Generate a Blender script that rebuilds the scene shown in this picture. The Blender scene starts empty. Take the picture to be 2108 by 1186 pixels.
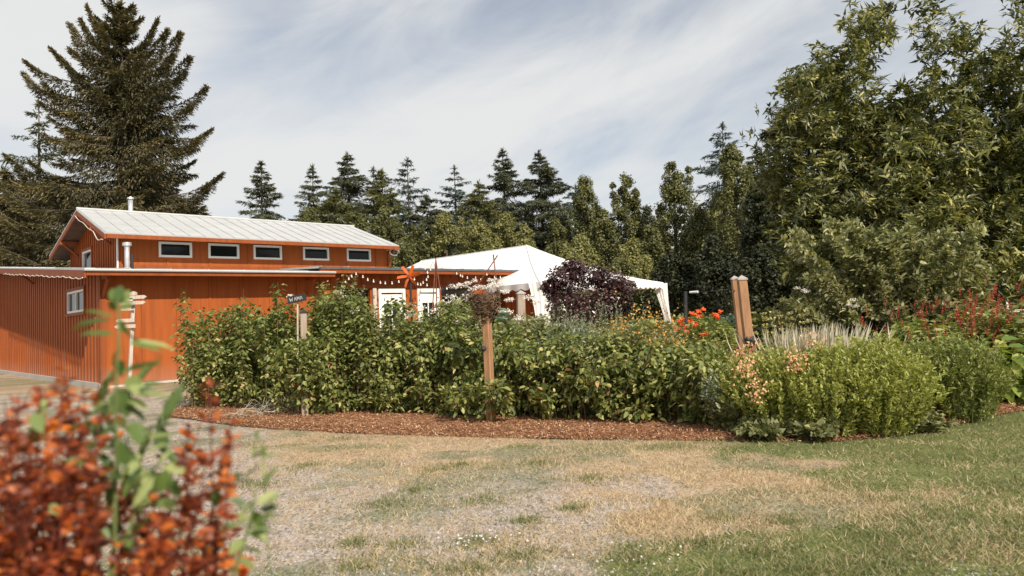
import bpy, math, random
import numpy as np
from mathutils import Vector, Matrix
rad = math.radians
random.seed(11)
RNG = np.random.default_rng(11)
SC = bpy.context.scene
COL = SC.collection

# ------------------------------------------------------------------ camera
F_PX, CX, CY, W0, H0 = 1425.0, 1054.0, 560.0, 2108.0, 1186.0
EYE = 1.25
PITCH = math.atan(90.0 / F_PX)
ROLL = math.atan(0.047)
_R0 = Vector((1, 0, 0)); _U0 = Vector((0, -math.sin(PITCH), math.cos(PITCH))); _F = Vector((0, math.cos(PITCH), math.sin(PITCH)))
CR = _R0 * math.cos(ROLL) - _U0 * math.sin(ROLL)
CU = _R0 * math.sin(ROLL) + _U0 * math.cos(ROLL)
cam_data = bpy.data.cameras.new('camera')
cam = bpy.data.objects.new('camera', cam_data); COL.objects.link(cam)
cam.matrix_world = Matrix(((CR.x, CU.x, -_F.x, 0), (CR.y, CU.y, -_F.y, 0), (CR.z, CU.z, -_F.z, EYE), (0, 0, 0, 1)))
cam_data.sensor_width = 36.0
cam_data.lens = F_PX / W0 * 36.0
cam_data.shift_y = -(H0 / 2 - CY) / W0
cam_data.clip_start = 0.05; cam_data.clip_end = 3000
cam_data.dof.use_dof = True
cam_data.dof.focus_distance = 9.0
cam_data.dof.aperture_fstop = 3.0
SC.camera = cam

# ------------------------------------------------------------------ sun, sky, exposure
SUN_H = Vector((0.545, -0.838)).normalized()      # horizontal direction towards the sun
SUN_EL = rad(37)
sun_dir = Vector((SUN_H.x * math.cos(SUN_EL), SUN_H.y * math.cos(SUN_EL), math.sin(SUN_EL)))
sl = bpy.data.lights.new('sun', 'SUN'); sl.energy = 5.0; sl.angle = rad(0.6); sl.color = (1.0, 0.90, 0.77)
so = bpy.data.objects.new('sun', sl); COL.objects.link(so)
so.rotation_euler = (-sun_dir).to_track_quat('-Z', 'Y').to_euler()
so.location = (0, 0, 30)
world = bpy.data.worlds.new('World'); SC.world = world; world.use_nodes = True
CLOUD1 = (3.1, 0.4, 1.9)
wn = world.node_tree.nodes; wl = world.node_tree.links
bg = wn['Background']
sky = wn.new('ShaderNodeTexSky'); sky.sky_type = 'NISHITA'; sky.sun_disc = False
sky.sun_elevation = SUN_EL; sky.sun_rotation = math.atan2(SUN_H.x, SUN_H.y)
sky.air_density = 1.0; sky.dust_density = 0.6; sky.altitude = 0
def wmath(op, a, b=None, c=None, clamp=False):
    n = wn.new('ShaderNodeMath'); n.operation = op; n.use_clamp = clamp
    for i, v in enumerate((a, b, c)):
        if v is None: continue
        if hasattr(v, 'links'): wl.new(v, n.inputs[i])
        else: n.inputs[i].default_value = v
    return n.outputs[0]
tc = wn.new('ShaderNodeTexCoord')
sep = wn.new('ShaderNodeSeparateXYZ'); wl.new(tc.outputs['Generated'], sep.inputs[0])
# thin high cloud: long soft wisps rising to the right
rm = wn.new('ShaderNodeMapping'); wl.new(tc.outputs['Generated'], rm.inputs[0]); rm.inputs['Rotation'].default_value = (0, rad(17), 0)
def cloud_noise(scale, detail, rough, dist, loc, stretch):
    m = wn.new('ShaderNodeMapping'); wl.new(rm.outputs[0], m.inputs[0])
    m.inputs['Location'].default_value = loc; m.inputs['Scale'].default_value = stretch
    n = wn.new('ShaderNodeTexNoise'); wl.new(m.outputs[0], n.inputs['Vector'])
    n.inputs['Scale'].default_value = scale; n.inputs['Detail'].default_value = detail
    n.inputs['Roughness'].default_value = rough; n.inputs['Distortion'].default_value = dist
    return n.outputs[0]
n1 = cloud_noise(1.7, 4, 0.5, 0.6, CLOUD1, (1.0, 1.0, 2.2))
n2 = cloud_noise(3.2, 9, 0.60, 1.1, (7.7, 1.2, 3), (0.9, 1.0, 2.6))
n3 = cloud_noise(11.0, 8, 0.6, 0.5, (0.2, 9.1, 0), (0.7, 1.0, 2.6))
mix = wmath('ADD', wmath('MULTIPLY', n1, 0.66), wmath('ADD', wmath('MULTIPLY', n2, 0.28), wmath('MULTIPLY', n3, 0.06)))
cr = wn.new('ShaderNodeMapRange'); wl.new(mix, cr.inputs[0])
cr.inputs[1].default_value = 0.36; cr.inputs[2].default_value = 0.62; cr.inputs[3].default_value = 0.32; cr.inputs[4].default_value = 0.97
cr.interpolation_type = 'SMOOTHSTEP'
low = wn.new('ShaderNodeMapRange'); wl.new(sep.outputs['Z'], low.inputs[0])        # the veil thickens towards the horizon
low.inputs[1].default_value = 0.08; low.inputs[2].default_value = 0.34; low.inputs[3].default_value = 0.85; low.inputs[4].default_value = 0.1
cov = wmath('MAXIMUM', cr.outputs[0], wmath('ADD', low.outputs[0], wmath('MULTIPLY', n2, 0.10)), clamp=True)
mx = wn.new('ShaderNodeMix'); mx.data_type = 'RGBA'
wl.new(cov, mx.inputs[0]); wl.new(sky.outputs[0], mx.inputs[6]); mx.inputs[7].default_value = (7.7, 7.75, 7.7, 1)
wl.new(mx.outputs[2], bg.inputs[0]); bg.inputs[1].default_value = 0.10
SC.view_settings.view_transform = 'Standard'; SC.view_settings.look = 'None'
SC.view_settings.exposure = 0.08; SC.view_settings.gamma = 1.0; SC.view_settings.use_curve_mapping = False
SC.cycles.max_bounces = 6; SC.cycles.transparent_max_bounces = 4

# ------------------------------------------------------------------ picking points
def ray(px, py):
    return _F + CR * ((px - CX) / F_PX) - CU * ((py - CY) / F_PX)
def P(px, py, Y):
    r = ray(px, py); t = Y / r.y
    return Vector((r.x * t, Y, EYE + r.z * t))
def G(px, py, z=0.0):
    r = ray(px, py); t = (z - EYE) / r.z
    return Vector((r.x * t, r.y * t, z))
def project(X, Y, Z):
    dx, dy, dz = X, Y, Z - EYE
    w = dx * _F.x + dy * _F.y + dz * _F.z
    a = dx * CR.x + dy * CR.y + dz * CR.z; b = dx * CU.x + dy * CU.y + dz * CU.z
    return CX + F_PX * a / w, CY - F_PX * b / w
def npx(v): return np.array(v, dtype=float)

# ------------------------------------------------------------------ tagging
def tag(o, label=None, cat=None, group=None, kind=None):
    if label: o['label'] = label
    if cat: o['category'] = cat
    if group: o['group'] = group
    if kind: o['kind'] = kind
    return o
def empty(name, loc, rotz=0, **k):
    o = bpy.data.objects.new(name, None); COL.objects.link(o)
    o.location = loc; o.rotation_euler = (0, 0, rotz); o.empty_display_size = 0.2
    return tag(o, **k)

# ------------------------------------------------------------------ mesh accumulator
class MB:
    def __init__(s): s.v = []; s.f = []
    def add(s, vs, fs):
        n = len(s.v); s.v += [tuple(v) for v in vs]; s.f += [tuple(i + n for i in f) for f in fs]; return s
    def box(s, x0, x1, y0, y1, z0, z1):
        return s.add([(x0,y0,z0),(x1,y0,z0),(x1,y1,z0),(x0,y1,z0),(x0,y0,z1),(x1,y0,z1),(x1,y1,z1),(x0,y1,z1)],
                     [(0,3,2,1),(4,5,6,7),(0,1,5,4),(1,2,6,5),(2,3,7,6),(3,0,4,7)])
    def obox(s, c, ax, ay, az):      # centre and three half axes
        c = Vector(c); ax = Vector(ax); ay = Vector(ay); az = Vector(az); vs = []
        for k in (-1, 1):
            for i, j in ((-1,-1),(1,-1),(1,1),(-1,1)): vs.append(c + ax*i + ay*j + az*k)
        return s.add(vs, [(0,3,2,1),(4,5,6,7),(0,1,5,4),(1,2,6,5),(2,3,7,6),(3,0,4,7)])
    def tube(s, pts, r, n=6, cap=True):
        pts = [Vector(p) for p in pts]
        if not hasattr(r, '__len__'): r = [r] * len(pts)
        vs = []; fs = []
        for i, p in enumerate(pts):
            t = (pts[min(i+1, len(pts)-1)] - pts[max(i-1, 0)])
            if t.length < 1e-9: t = Vector((0,0,1))
            t.normalize()
            a = t.cross(Vector((0,0,1)) if abs(t.z) < .9 else Vector((1,0,0))).normalized(); b = t.cross(a)
            for k in range(n):
                th = 2*math.pi*k/n; vs.append(p + (a*math.cos(th) + b*math.sin(th)) * r[i])
        for i in range(len(pts)-1):
            for k in range(n): fs.append((i*n+k, i*n+(k+1)%n, (i+1)*n+(k+1)%n, (i+1)*n+k))
        if cap: fs.append(tuple(range(n-1,-1,-1))); fs.append(tuple((len(pts)-1)*n+k for k in range(n)))
        return s.add(vs, fs)
    def prism(s, poly, y0, y1):      # polygon in xz, extruded along y
        n = len(poly)
        vs = [(x, y0, z) for x, z in poly] + [(x, y1, z) for x, z in poly]
        return s.add(vs, [tuple(range(n)), tuple(range(2*n-1, n-1, -1))] + [(i, i+n, (i+1)%n+n, (i+1)%n) for i in range(n)])
    def ball(s, c, r, nu=8, nv=5, sq=1.0):
        vs = []; fs = []
        for j in range(nv+1):
            ph = math.pi*j/nv
            for i in range(nu):
                th = 2*math.pi*i/nu
                vs.append((c[0]+r*math.sin(ph)*math.cos(th), c[1]+r*math.sin(ph)*math.sin(th), c[2]+r*sq*math.cos(ph)))
        for j in range(nv):
            for i in range(nu): fs.append((j*nu+i, (j+1)*nu+i, (j+1)*nu+(i+1)%nu, j*nu+(i+1)%nu))
        return s.add(vs, fs)
    def build(s, name, m, parent=None, smooth=False, world=False, bevel=0, **k):
        me = bpy.data.meshes.new(name)
        vs = s.v
        if world and parent is not None:
            L = parent.location; vs = [(x-L.x, y-L.y, z-L.z) for x, y, z in vs]
        me.from_pydata(vs, [], s.f); me.update()
        if m: me.materials.append(m)
        if smooth: me.polygons.foreach_set('use_smooth', [True]*len(me.polygons))
        o = bpy.data.objects.new(name, me); COL.objects.link(o)
        if parent: o.parent = parent
        if bevel:
            b = o.modifiers.new('bevel', 'BEVEL'); b.width = bevel; b.segments = 1; b.limit_method = 'ANGLE'
        return tag(o, **k)

# ------------------------------------------------------------------ leaves: many small faces in one mesh, placed with numpy
T_DIAMOND = (npx([(0,0,0),(.45,.5,.1),(1,0,-.04),(.45,-.5,.1)]), [(0,2,1),(0,3,2)])
T_BLADE = (npx([(0,.5,0),(0,-.5,0),(1,0,0)]), [(0,1,2)])
T_NEEDLE = (npx([(0,.35,0),(0,-.35,0),(.8,-.5,0),(1,.1,0)]), [(0,1,2,3)])
T_LEAF = (npx([(0,0,0),(.5,0,-.08),(1,0,-.22),(.25,.42,.03),(.7,.34,-.05),(.25,-.42,.03),(.7,-.34,-.05)]),
          [(0,1,3),(3,1,4),(1,2,4),(0,5,1),(5,6,1),(1,6,2)])
T_LANCE = (npx([(0,0,0),(.5,0,-.05),(1,0,-.16),(.35,.5,.05),(.35,-.5,.05)]), [(0,1,3),(3,1,2),(0,4,1),(4,2,1)])
T_QUAD = (npx([(-.5,-.5,0),(.5,-.5,0),(.5,.5,0),(-.5,.5,0)]), [(0,1,2,3)])
def nrm(a): return a / np.maximum(np.linalg.norm(a, axis=1, keepdims=True), 1e-9)
def leaves(name, m, parent, Pn, D, N, L, Wd, tpl=T_DIAMOND, rnd=None, smooth=False, **k):
    """every leaf keeps a random number 'rnd' of its own that its material reads"""
    n = len(Pn); T, Fc = tpl
    D = nrm(D); S = nrm(np.cross(N, D)); N = np.cross(D, S)
    L = np.broadcast_to(np.asarray(L, float), (n,)); Wd = np.broadcast_to(np.asarray(Wd, float), (n,))
    V = (Pn[:, None, :] + D[:, None, :] * (T[None, :, 0:1] * L[:, None, None]) + S[:, None, :] * (T[None, :, 1:2] * Wd[:, None, None])
         + N[:, None, :] * (T[None, :, 2:3] * L[:, None, None]))
    if parent is not None: V = V - np.array(parent.location)[None, None, :]
    kT = len(T); V = V.reshape(-1, 3)
    me = bpy.data.meshes.new(name)
    nf = len(Fc); ln = [len(f) for f in Fc]; lp = sum(ln)
    base = np.concatenate([np.array(f) for f in Fc])
    loops = (base[None, :] + (np.arange(n) * kT)[:, None]).ravel()
    starts = (np.concatenate([[0], np.cumsum(ln)[:-1]])[None, :] + (np.arange(n) * lp)[:, None]).ravel()
    me.vertices.add(len(V)); me.vertices.foreach_set('co', V.astype(np.float32).ravel())
    me.loops.add(len(loops)); me.loops.foreach_set('vertex_index', loops.astype(np.int32))
    me.polygons.add(n * nf); me.polygons.foreach_set('loop_start', starts.astype(np.int32))
    me.update(calc_edges=True)
    if rnd is None: rnd = RNG.random(n)
    at = me.attributes.new('rnd', 'FLOAT', 'FACE')
    at.data.foreach_set('value', np.repeat(rnd, nf).astype(np.float32))
    if smooth: me.polygons.foreach_set('use_smooth', [True]*(n*nf))
    me.materials.append(m)
    o = bpy.data.objects.new(name, me); COL.objects.link(o)
    if parent is not None: o.parent = parent
    return tag(o, **k)
def rdir(n): return nrm(RNG.normal(size=(n, 3)))
def in_ellipsoids(cs, rs, n_each, shell=0.55):
    """points in a set of ellipsoids, pushed towards their shells; also outward direction"""
    cs = npx(cs); rs = npx(rs)
    if rs.ndim == 1: rs = np.repeat(rs[:, None], 3, 1)
    n_each = np.broadcast_to(np.asarray(n_each), (len(cs),)).astype(int)
    idx = np.repeat(np.arange(len(cs)), n_each)
    d = rdir(len(idx)); r = shell + (1 - shell) * RNG.random(len(idx)) ** .7
    return cs[idx] + d * rs[idx] * r[:, None], d, idx

# ------------------------------------------------------------------ materials
def nt(name):
    m = bpy.data.materials.new(name); m.use_nodes = True
    return m, m.node_tree.nodes, m.node_tree.links, m.node_tree.nodes['Principled BSDF']
def ramp(nd, lk, src, stops, mode='LINEAR'):
    r = nd.new('ShaderNodeValToRGB'); r.color_ramp.interpolation = mode
    els = r.color_ramp.elements
    while len(els) < len(stops): els.new(0.5)
    for e, (p, c) in zip(els, stops): e.position = p; e.color = (c[0], c[1], c[2], 1)
    lk.new(src, r.inputs[0]); return r.outputs[0]
def noise(nd, lk, scale, detail=3, rough=.55, vec=None, dist=0):
    n = nd.new('ShaderNodeTexNoise'); n.inputs['Scale'].default_value = scale; n.inputs['Detail'].default_value = detail
    n.inputs['Roughness'].default_value = rough; n.inputs['Distortion'].default_value = dist
    if vec is not None: lk.new(vec, n.inputs['Vector'])
    return n.outputs[0]
def objco(nd, lk, scale=(1,1,1)):
    t = nd.new('ShaderNodeTexCoord'); m = nd.new('ShaderNodeMapping'); lk.new(t.outputs['Object'], m.inputs[0]); m.inputs['Scale'].default_value = scale
    return m.outputs[0]
def mixc(nd, lk, fac, a, b, mode='MIX'):
    n = nd.new('ShaderNodeMix'); n.data_type = 'RGBA'; n.blend_type = mode
    for i, v in ((0, fac), (6, a), (7, b)):
        if hasattr(v, 'links'): lk.new(v, n.inputs[i])
        elif i == 0: n.inputs[0].default_value = v
        else: n.inputs[i].default_value = (v[0], v[1], v[2], 1)
    return n.outputs[2]
def bump(nd, lk, b, h, strength=.4, dist=.02):
    n = nd.new('ShaderNodeBump'); n.inputs['Strength'].default_value = strength; n.inputs['Distance'].default_value = dist
    lk.new(h, n.inputs['Height']); lk.new(n.outputs[0], b.inputs['Normal'])
def leafmat(name, stops, rough=.5, trans=.28, spec=.4, tmul=1.5, gain=(1, 1, 1)):
    stops = [(p, tuple(c[i]*gain[i] for i in range(3))) for p, c in stops]
    m, nd, lk, b = nt(name)
    a = nd.new('ShaderNodeAttribute'); a.attribute_name = 'rnd'
    c = ramp(nd, lk, a.outputs['Fac'], stops)
    lk.new(c, b.inputs['Base Color']); b.inputs['Roughness'].default_value = rough; b.inputs['Specular IOR Level'].default_value = spec
    if trans > 0:
        t = nd.new('ShaderNodeBsdfTranslucent'); h = nd.new('ShaderNodeMix'); h.data_type = 'RGBA'; h.blend_type = 'MULTIPLY'
        h.inputs[0].default_value = 1; lk.new(c, h.inputs[6]); h.inputs[7].default_value = (tmul, tmul, tmul*.45, 1)
        lk.new(h.outputs[2], t.inputs[0])
        mxs = nd.new('ShaderNodeMixShader'); mxs.inputs[0].default_value = trans
        lk.new(b.outputs[0], mxs.inputs[1]); lk.new(t.outputs[0], mxs.inputs[2])
        lk.new(mxs.outputs[0], nd['Material Output'].inputs[0])
    return m
def plain(name, col, rough=.6, var=.15, scale=6, metal=0, stretch=(1,1,1), bmp=0, spec=.4):
    m, nd, lk, b = nt(name)
    v = objco(nd, lk, stretch)
    n = noise(nd, lk, scale, 5, .6, v)
    lo = tuple(c*(1-var) for c in col); hi = tuple(min(1, c*(1+var)) for c in col)
    lk.new(ramp(nd, lk, n, [(.3, lo), (.7, hi)]), b.inputs['Base Color'])
    b.inputs['Roughness'].default_value = rough; b.inputs['Metallic'].default_value = metal; b.inputs['Specular IOR Level'].default_value = spec
    if bmp: bump(nd, lk, b, noise(nd, lk, scale*4, 4, .6, v), bmp, .01)
    return m
def wood(name, c1, c2, rough=.75, scale=(14, 14, 1.2), wear=None):
    m, nd, lk, b = nt(name)
    v = objco(nd, lk, scale)
    n = noise(nd, lk, 3, 7, .62, v, .6)
    c = ramp(nd, lk, n, [(.3, c1), (.7, c2)])
    if wear:
        w = noise(nd, lk, 1.6, 5, .6, objco(nd, lk))
        w = ramp(nd, lk, w, [(.5, (0,0,0)), (.68, (1,1,1))]); c = mixc(nd, lk, w, c, wear)
    lk.new(c, b.inputs['Base Color']); b.inputs['Roughness'].default_value = rough
    bump(nd, lk, b, n, .35, .01)
    return m
# painted barn boards: rust orange stain, slightly streaked, greyer and dustier near the ground by splashing
def barn_paint(name, c1, c2, c3):
    m, nd, lk, b = nt(name)
    v = objco(nd, lk, (6, 6, .5)); n = noise(nd, lk, 1.4, 8, .6, v, .4)
    c = ramp(nd, lk, n, [(.25, c1), (.55, c2), (.85, c3)])
    n2 = noise(nd, lk, .8, 4, .5, objco(nd, lk)); n4 = noise(nd, lk, 2.2, 6, .65, objco(nd, lk, (4, 4, .25)), .8)
    c = mixc(nd, lk, .6, c, ramp(nd, lk, n4, [(.30, (.62,.58,.55)), (.45, (1,1,1)), (.66, (1,1,1)), (.8, (1.18,1.25,1.35))]), 'MULTIPLY'); c = mixc(nd, lk, ramp(nd, lk, n2, [(.45, (0,0,0)), (.8, (.35,.35,.35))]), c, (c2[0]*.8, c2[1]*.8, c2[2]*.9))
    t = nd.new('ShaderNodeTexCoord'); s = nd.new('ShaderNodeSeparateXYZ'); lk.new(t.outputs['Object'], s.inputs[0])
    r = nd.new('ShaderNodeMapRange'); lk.new(s.outputs['Z'], r.inputs[0]); r.inputs[1].default_value = 0; r.inputs[2].default_value = .55; r.inputs[3].default_value = .32; r.inputs[4].default_value = 0
    c = mixc(nd, lk, r.outputs[0], c, (.42, .27, .19))
    lk.new(c, b.inputs['Base Color']); b.inputs['Roughness'].default_value = .62; b.inputs['Specular IOR Level'].default_value = .3
    bump(nd, lk, b, noise(nd, lk, 5, 6, .6, objco(nd, lk, (9, 9, .6))), .25, .01)
    return m
M = {}
M['barn'] = barn_paint('barn_paint', (.25, .058, .010), (.345, .083, .013), (.40, .105, .020))
M['trim'] = barn_paint('trim_paint', (.20, .048, .010), (.27, .066, .013), (.33, .085, .018))
M['metal'] = plain('roof_metal', (.51, .52, .515), .5, .10, 1.2, .15, (1, 3, 1))
M['metal_edge'] = plain('roof_edge', (.10, .105, .11), .5, .3, 4, .2)
M['galv'] = plain('galvanised', (.62, .63, .64), .38, .1, 3, .6)
M['white'] = plain('white_paint', (.78, .77, .74), .5, .05, 3)
M['tent'] = plain('tent_canvas', (.80, .79, .77), .7, .03, .8)
M['dark'] = plain('dark_metal', (.03, .03, .033), .5, .3, 5)
M['rust'] = plain('rusty_steel', (.20, .065, .035), .7, .35, 12)
M['concrete'] = plain('concrete', (.48, .46, .43), .85, .12, 5, bmp=.3)
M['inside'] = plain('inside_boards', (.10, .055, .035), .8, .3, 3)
M['cedar'] = wood('cedar_post', (.26, .13, .065), (.44, .24, .12))
M['cedar_grey'] = wood('grey_post', (.25, .19, .13), (.42, .33, .24), wear=(.38, .34, .30))
M['capwood'] = wood('cap_wood', (.30, .27, .25), (.46, .42, .39))
M['paleboard'] = wood('pale_board', (.42, .34, .26), (.62, .54, .45))
M['bark'] = wood('tree_bark', (.06, .045, .032), (.14, .105, .08), .9, (6, 6, 1))
M['cane'] = plain('plant_cane', (.17, .12, .06), .7, .35, 20)
M['stem'] = plain('green_stem', (.12, .16, .05), .6, .3, 20)
M['bulb'] = plain('bulb_glass', (.85, .80, .70), .15, .03, 2, spec=.8)
M['wire'] = plain('black_wire', (.02, .02, .02), .6, .2, 5)
M['pinwheel'] = plain('orange_enamel', (.62, .12, .02), .35, .1, 6)
M['basket'] = plain('twig_basket', (.11, .06, .035), .85, .4, 30)
M['slate'] = plain('black_board', (.022, .024, .028), .7, .2, 8)
M['chalk'] = plain('chalk_letters', (.55, .53, .50), .9, .1, 8)
def glassmat(name, col=(.012, .014, .014)):
    m, nd, lk, b = nt(name); b.inputs['Base Color'].default_value = (*col, 1); b.inputs['Roughness'].default_value = .04
    b.inputs['Specular IOR Level'].default_value = .22
    return m
M['glass'] = glassmat('window_glass')
# foliage
M['rasp'] = leafmat('raspberry_leaf', [(0, (.070,.094,.024)), (.4, (.150,.185,.048)), (.75, (.285,.305,.090)), (.90, (.44,.43,.16)), (.97, (.58,.50,.24)), (1, (.58,.34,.19))], .55, .25)
M['spruce'] = leafmat('spruce_needles', [(0, (.036,.038,.020)), (.5, (.090,.082,.040)), (.8, (.19,.165,.07)), (1, (.26,.18,.09))], .6, .12, gain=(1.15, 1.1, 1.05))
M['fir'] = leafmat('fir_needles', [(0, (.036,.046,.028)), (.6, (.080,.092,.050)), (1, (.14,.14,.07))], .6, .12, gain=(1.25, 1.2, 1.2))
M['fir_blue'] = leafmat('blue_fir_needles', [(0, (.035,.055,.050)), (.6, (.065,.092,.080)), (1, (.10,.13,.10))], .6, .12, gain=(1.3, 1.25, 1.25))
M['decid'] = leafmat('yellowish_leaf', [(0, (.10,.11,.038)), (.6, (.24,.235,.085)), (1, (.40,.37,.15))], .5, .25)
M['decid_d'] = leafmat('mid_leaf', [(0, (.062,.070,.026)), (.6, (.155,.160,.058)), (1, (.28,.27,.11))], .5, .22)
M['oak'] = leafmat('chestnut_leaf', [(0, (.026,.034,.012)), (.45, (.090,.105,.032)), (.8, (.27,.27,.09)), (1, (.46,.42,.15))], .42, .2, .4)
M['shade_leaf'] = leafmat('shade_darkened_leaf', [(0, (.014,.020,.010)), (.7, (.040,.048,.018)), (1, (.085,.09,.03))], .55, .15)  # shade around the chestnut is put into this darker leaf colour
M['shrub'] = leafmat('shrub_leaf', [(0, (.11,.125,.055)), (.6, (.27,.28,.13)), (1, (.48,.46,.26))], .5, .25)
M['lime'] = leafmat('lime_leaf', [(0, (.20,.235,.055)), (.5, (.38,.40,.11)), (.85, (.50,.49,.18)), (1, (.76,.62,.32))], .55, .3)
M['green'] = leafmat('green_leaf', [(0, (.13,.155,.045)), (.6, (.29,.32,.10)), (1, (.45,.46,.18))], .55, .3)
M['grey'] = leafmat('silver_leaf', [(0, (.15,.19,.12)), (1, (.36,.39,.28))], .6, .2)
M['cabbage'] = leafmat('blue_green_leaf', [(0, (.12,.19,.13)), (1, (.28,.36,.26))], .5, .2)
M['purple'] = leafmat('purple_leaf', [(0, (.034,.015,.015)), (.6, (.085,.038,.038)), (.90, (.14,.07,.065)), (1, (.40,.28,.26))], .30, .12, .8)
M['bloom_o'] = leafmat('orange_petal', [(0, (.62,.08,.015)), (1, (.80,.17,.03))], .6, .2)
M['bloom_w'] = leafmat('white_petal', [(0, (.72,.66,.66)), (1, (.86,.82,.80))], .6, .2, tmul=1)
M['bloom_y'] = leafmat('amber_petal', [(0, (.55,.22,.04)), (.6, (.62,.34,.08)), (1, (.60,.45,.15))], .6, .2)
M['bloom_r'] = leafmat('red_spike', [(0, (.28,.035,.025)), (1, (.55,.10,.06))], .6, .1)
M['bloom_p'] = leafmat('peach_petal', [(0, (.60,.28,.15)), (1, (.75,.48,.30))], .6, .2)
M['pale'] = leafmat('pale_grass', [(0, (.42,.38,.30)), (1, (.62,.57,.48))], .6, .2)
M['hosta'] = leafmat('broad_leaf', [(0, (.08,.15,.03)), (.7, (.17,.25,.05)), (1, (.30,.34,.08))], .4, .3, gain=(1.5, 1.3, 1.3))
M['barberry'] = leafmat('barberry_leaf', [(0, (.055,.016,.010)), (.3, (.17,.040,.022)), (.6, (.40,.100,.034)), (.85, (.66,.20,.035)), (1, (.78,.32,.06))], .45, .4, .4, 1.9)
M['privet'] = leafmat('privet_leaf', [(0, (.04,.075,.025)), (.4, (.13,.20,.05)), (1, (.42,.47,.20))], .4, .35)

# ------------------------------------------------------------------ ground
_L = {}
def vnoise(x, y, seed=0):
    if seed not in _L: _L[seed] = np.random.default_rng(100+seed).random((64, 64))
    g = _L[seed]; x = np.asarray(x, float); y = np.asarray(y, float)
    xi = np.floor(x).astype(int); yi = np.floor(y).astype(int); fx = x-xi; fy = y-yi
    fx = fx*fx*(3-2*fx); fy = fy*fy*(3-2*fy)
    a = g[xi % 64, yi % 64]; b = g[(xi+1) % 64, yi % 64]; c = g[xi % 64, (yi+1) % 64]; d = g[(xi+1) % 64, (yi+1) % 64]
    return (a*(1-fx)+b*fx)*(1-fy)+(c*(1-fx)+d*fx)*fy
def fbm(x, y, seed=0, o=4):
    s = 0; w = 0
    for i in range(o): s = s+vnoise(x*2**i, y*2**i, seed+i)*.5**i; w += .5**i
    return s/w
def sstep(x, a, b):
    t = np.clip((x-a)/(b-a), 0, 1); return t*t*(3-2*t)
# places on the ground, as corner points of the lawn, the gravel and the bed
def cover(X, Y):
    Yc = np.maximum(Y, 1.5)
    px, py = project(X, Yc, 0.0)
    e = np.interp(py, [800, 850, 930, 985, 1040, 1080, 1115, 1186, 1400], [1950, 1760, 1480, 1640, 1830, 1760, 1420, 1250, 1100])
    n = .6*fbm(X*1.1+7, Y*1.1+3, 1)+.4*fbm(X*3.7+2, Y*4.3+1, 14); n2 = fbm(X*3.1, Y*3.1+9, 9)
    green = sstep(px + (n-.5)*900 + (n2-.5)*300, e-170, e+210)
    edge = np.exp(-((py-(908+.01*px))/14.0)**2) * sstep(px, 400, 520) * .55 * sstep(fbm(X*1.6, Y*3, 21), .42, .6)
    green = np.maximum(green, edge*(px < 1500))
    gr = sstep(py + (n-.5)*110, 935, 1010) * (1-sstep(px + (n2-.5)*500 - (py-1000)*.3, 1150, 1420))
    gr = np.maximum(gr, sstep(-px + (n-.5)*300, -640, -420) * sstep(py, 800, 830))
    gr = np.maximum(gr, np.exp(-((px-1990)/110)**2-((py-1178)/22)**2)*1.3 * sstep(n2, .3, .5))
    gr = np.maximum(gr, .75*np.exp(-((px-1500)/90)**2-((py-1110)/28)**2))
    weeds = sstep(fbm(X*1.5+31, Y*2.0+11, 30), .44, .64)*(.55+.9*sstep(n2, .35, .6)); weeds = np.clip(weeds, 0, 1)
    return np.clip(green, 0, 1), np.clip(gr, 0, 1), weeds
xs = np.unique(np.concatenate([np.linspace(-400, -30, 12), np.linspace(-30, -8, 45), np.linspace(-8, 8, 230), np.linspace(8, 30, 45), np.linspace(30, 400, 12)]))
ys = np.unique(np.concatenate([np.linspace(-300, -4, 10), np.linspace(-4, 2, 12), np.linspace(2, 10, 150), np.linspace(10, 24, 70), np.linspace(24, 60, 24), np.linspace(60, 700, 14)]))
XX, YY = np.meshgrid(xs, ys, indexing='ij')
ZZ = (fbm(XX*.45, YY*.45, 50)-.5)*.045 * np.exp(-np.maximum(np.abs(XX)-9, 0)/4)*(YY > 2.2)*(YY < 15) + (fbm(XX*2.3, YY*2.3, 55)-.5)*.018*(np.abs(XX) < 8)*(YY < 12)
def ground_z(X, Y):
    X = np.asarray(X, float); Y = np.asarray(Y, float)
    ix = np.clip(np.searchsorted(xs, X)-1, 0, len(xs)-2); iy = np.clip(np.searchsorted(ys, Y)-1, 0, len(ys)-2)
    fx = (X-xs[ix])/(xs[ix+1]-xs[ix]); fy = (Y-ys[iy])/(ys[iy+1]-ys[iy])
    return (ZZ[ix, iy]*(1-fx)+ZZ[ix+1, iy]*fx)*(1-fy)+(ZZ[ix, iy+1]*(1-fx)+ZZ[ix+1, iy+1]*fx)*fy
gv = np.stack([XX.ravel(), YY.ravel(), ZZ.ravel()], 1); nx, ny = len(xs), len(ys)
ii, jj = np.meshgrid(np.arange(nx-1), np.arange(ny-1), indexing='ij'); q = (ii*ny+jj).ravel()
gm = bpy.data.meshes.new('ground'); gm.from_pydata(gv.tolist(), [], np.stack([q, q+ny, q+ny+1, q+1], 1).tolist()); gm.update()
cg, cgr, cw = cover(gv[:, 0], gv[:, 1])
for nme, val in (('lawn', cg), ('gravel', cgr), ('weeds', cw)):
    a = gm.attributes.new(nme, 'FLOAT', 'POINT'); a.data.foreach_set('value', val.astype(np.float32))
gm.polygons.foreach_set('use_smooth', [True]*len(gm.polygons))
m, nd, lk, b = nt('ground_cover')
v = objco(nd, lk)
def att(n): a = nd.new('ShaderNodeAttribute'); a.attribute_name = n; return a.outputs['Fac']
fine = noise(nd, lk, 26, 6, .7, v); mid = noise(nd, lk, 5, 5, .6, v); blot = noise(nd, lk, 1.3, 4, .55, v)
stl = noise(nd, lk, 30, 5, .7, objco(nd, lk, (1, .35, 1)), .5)
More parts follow.
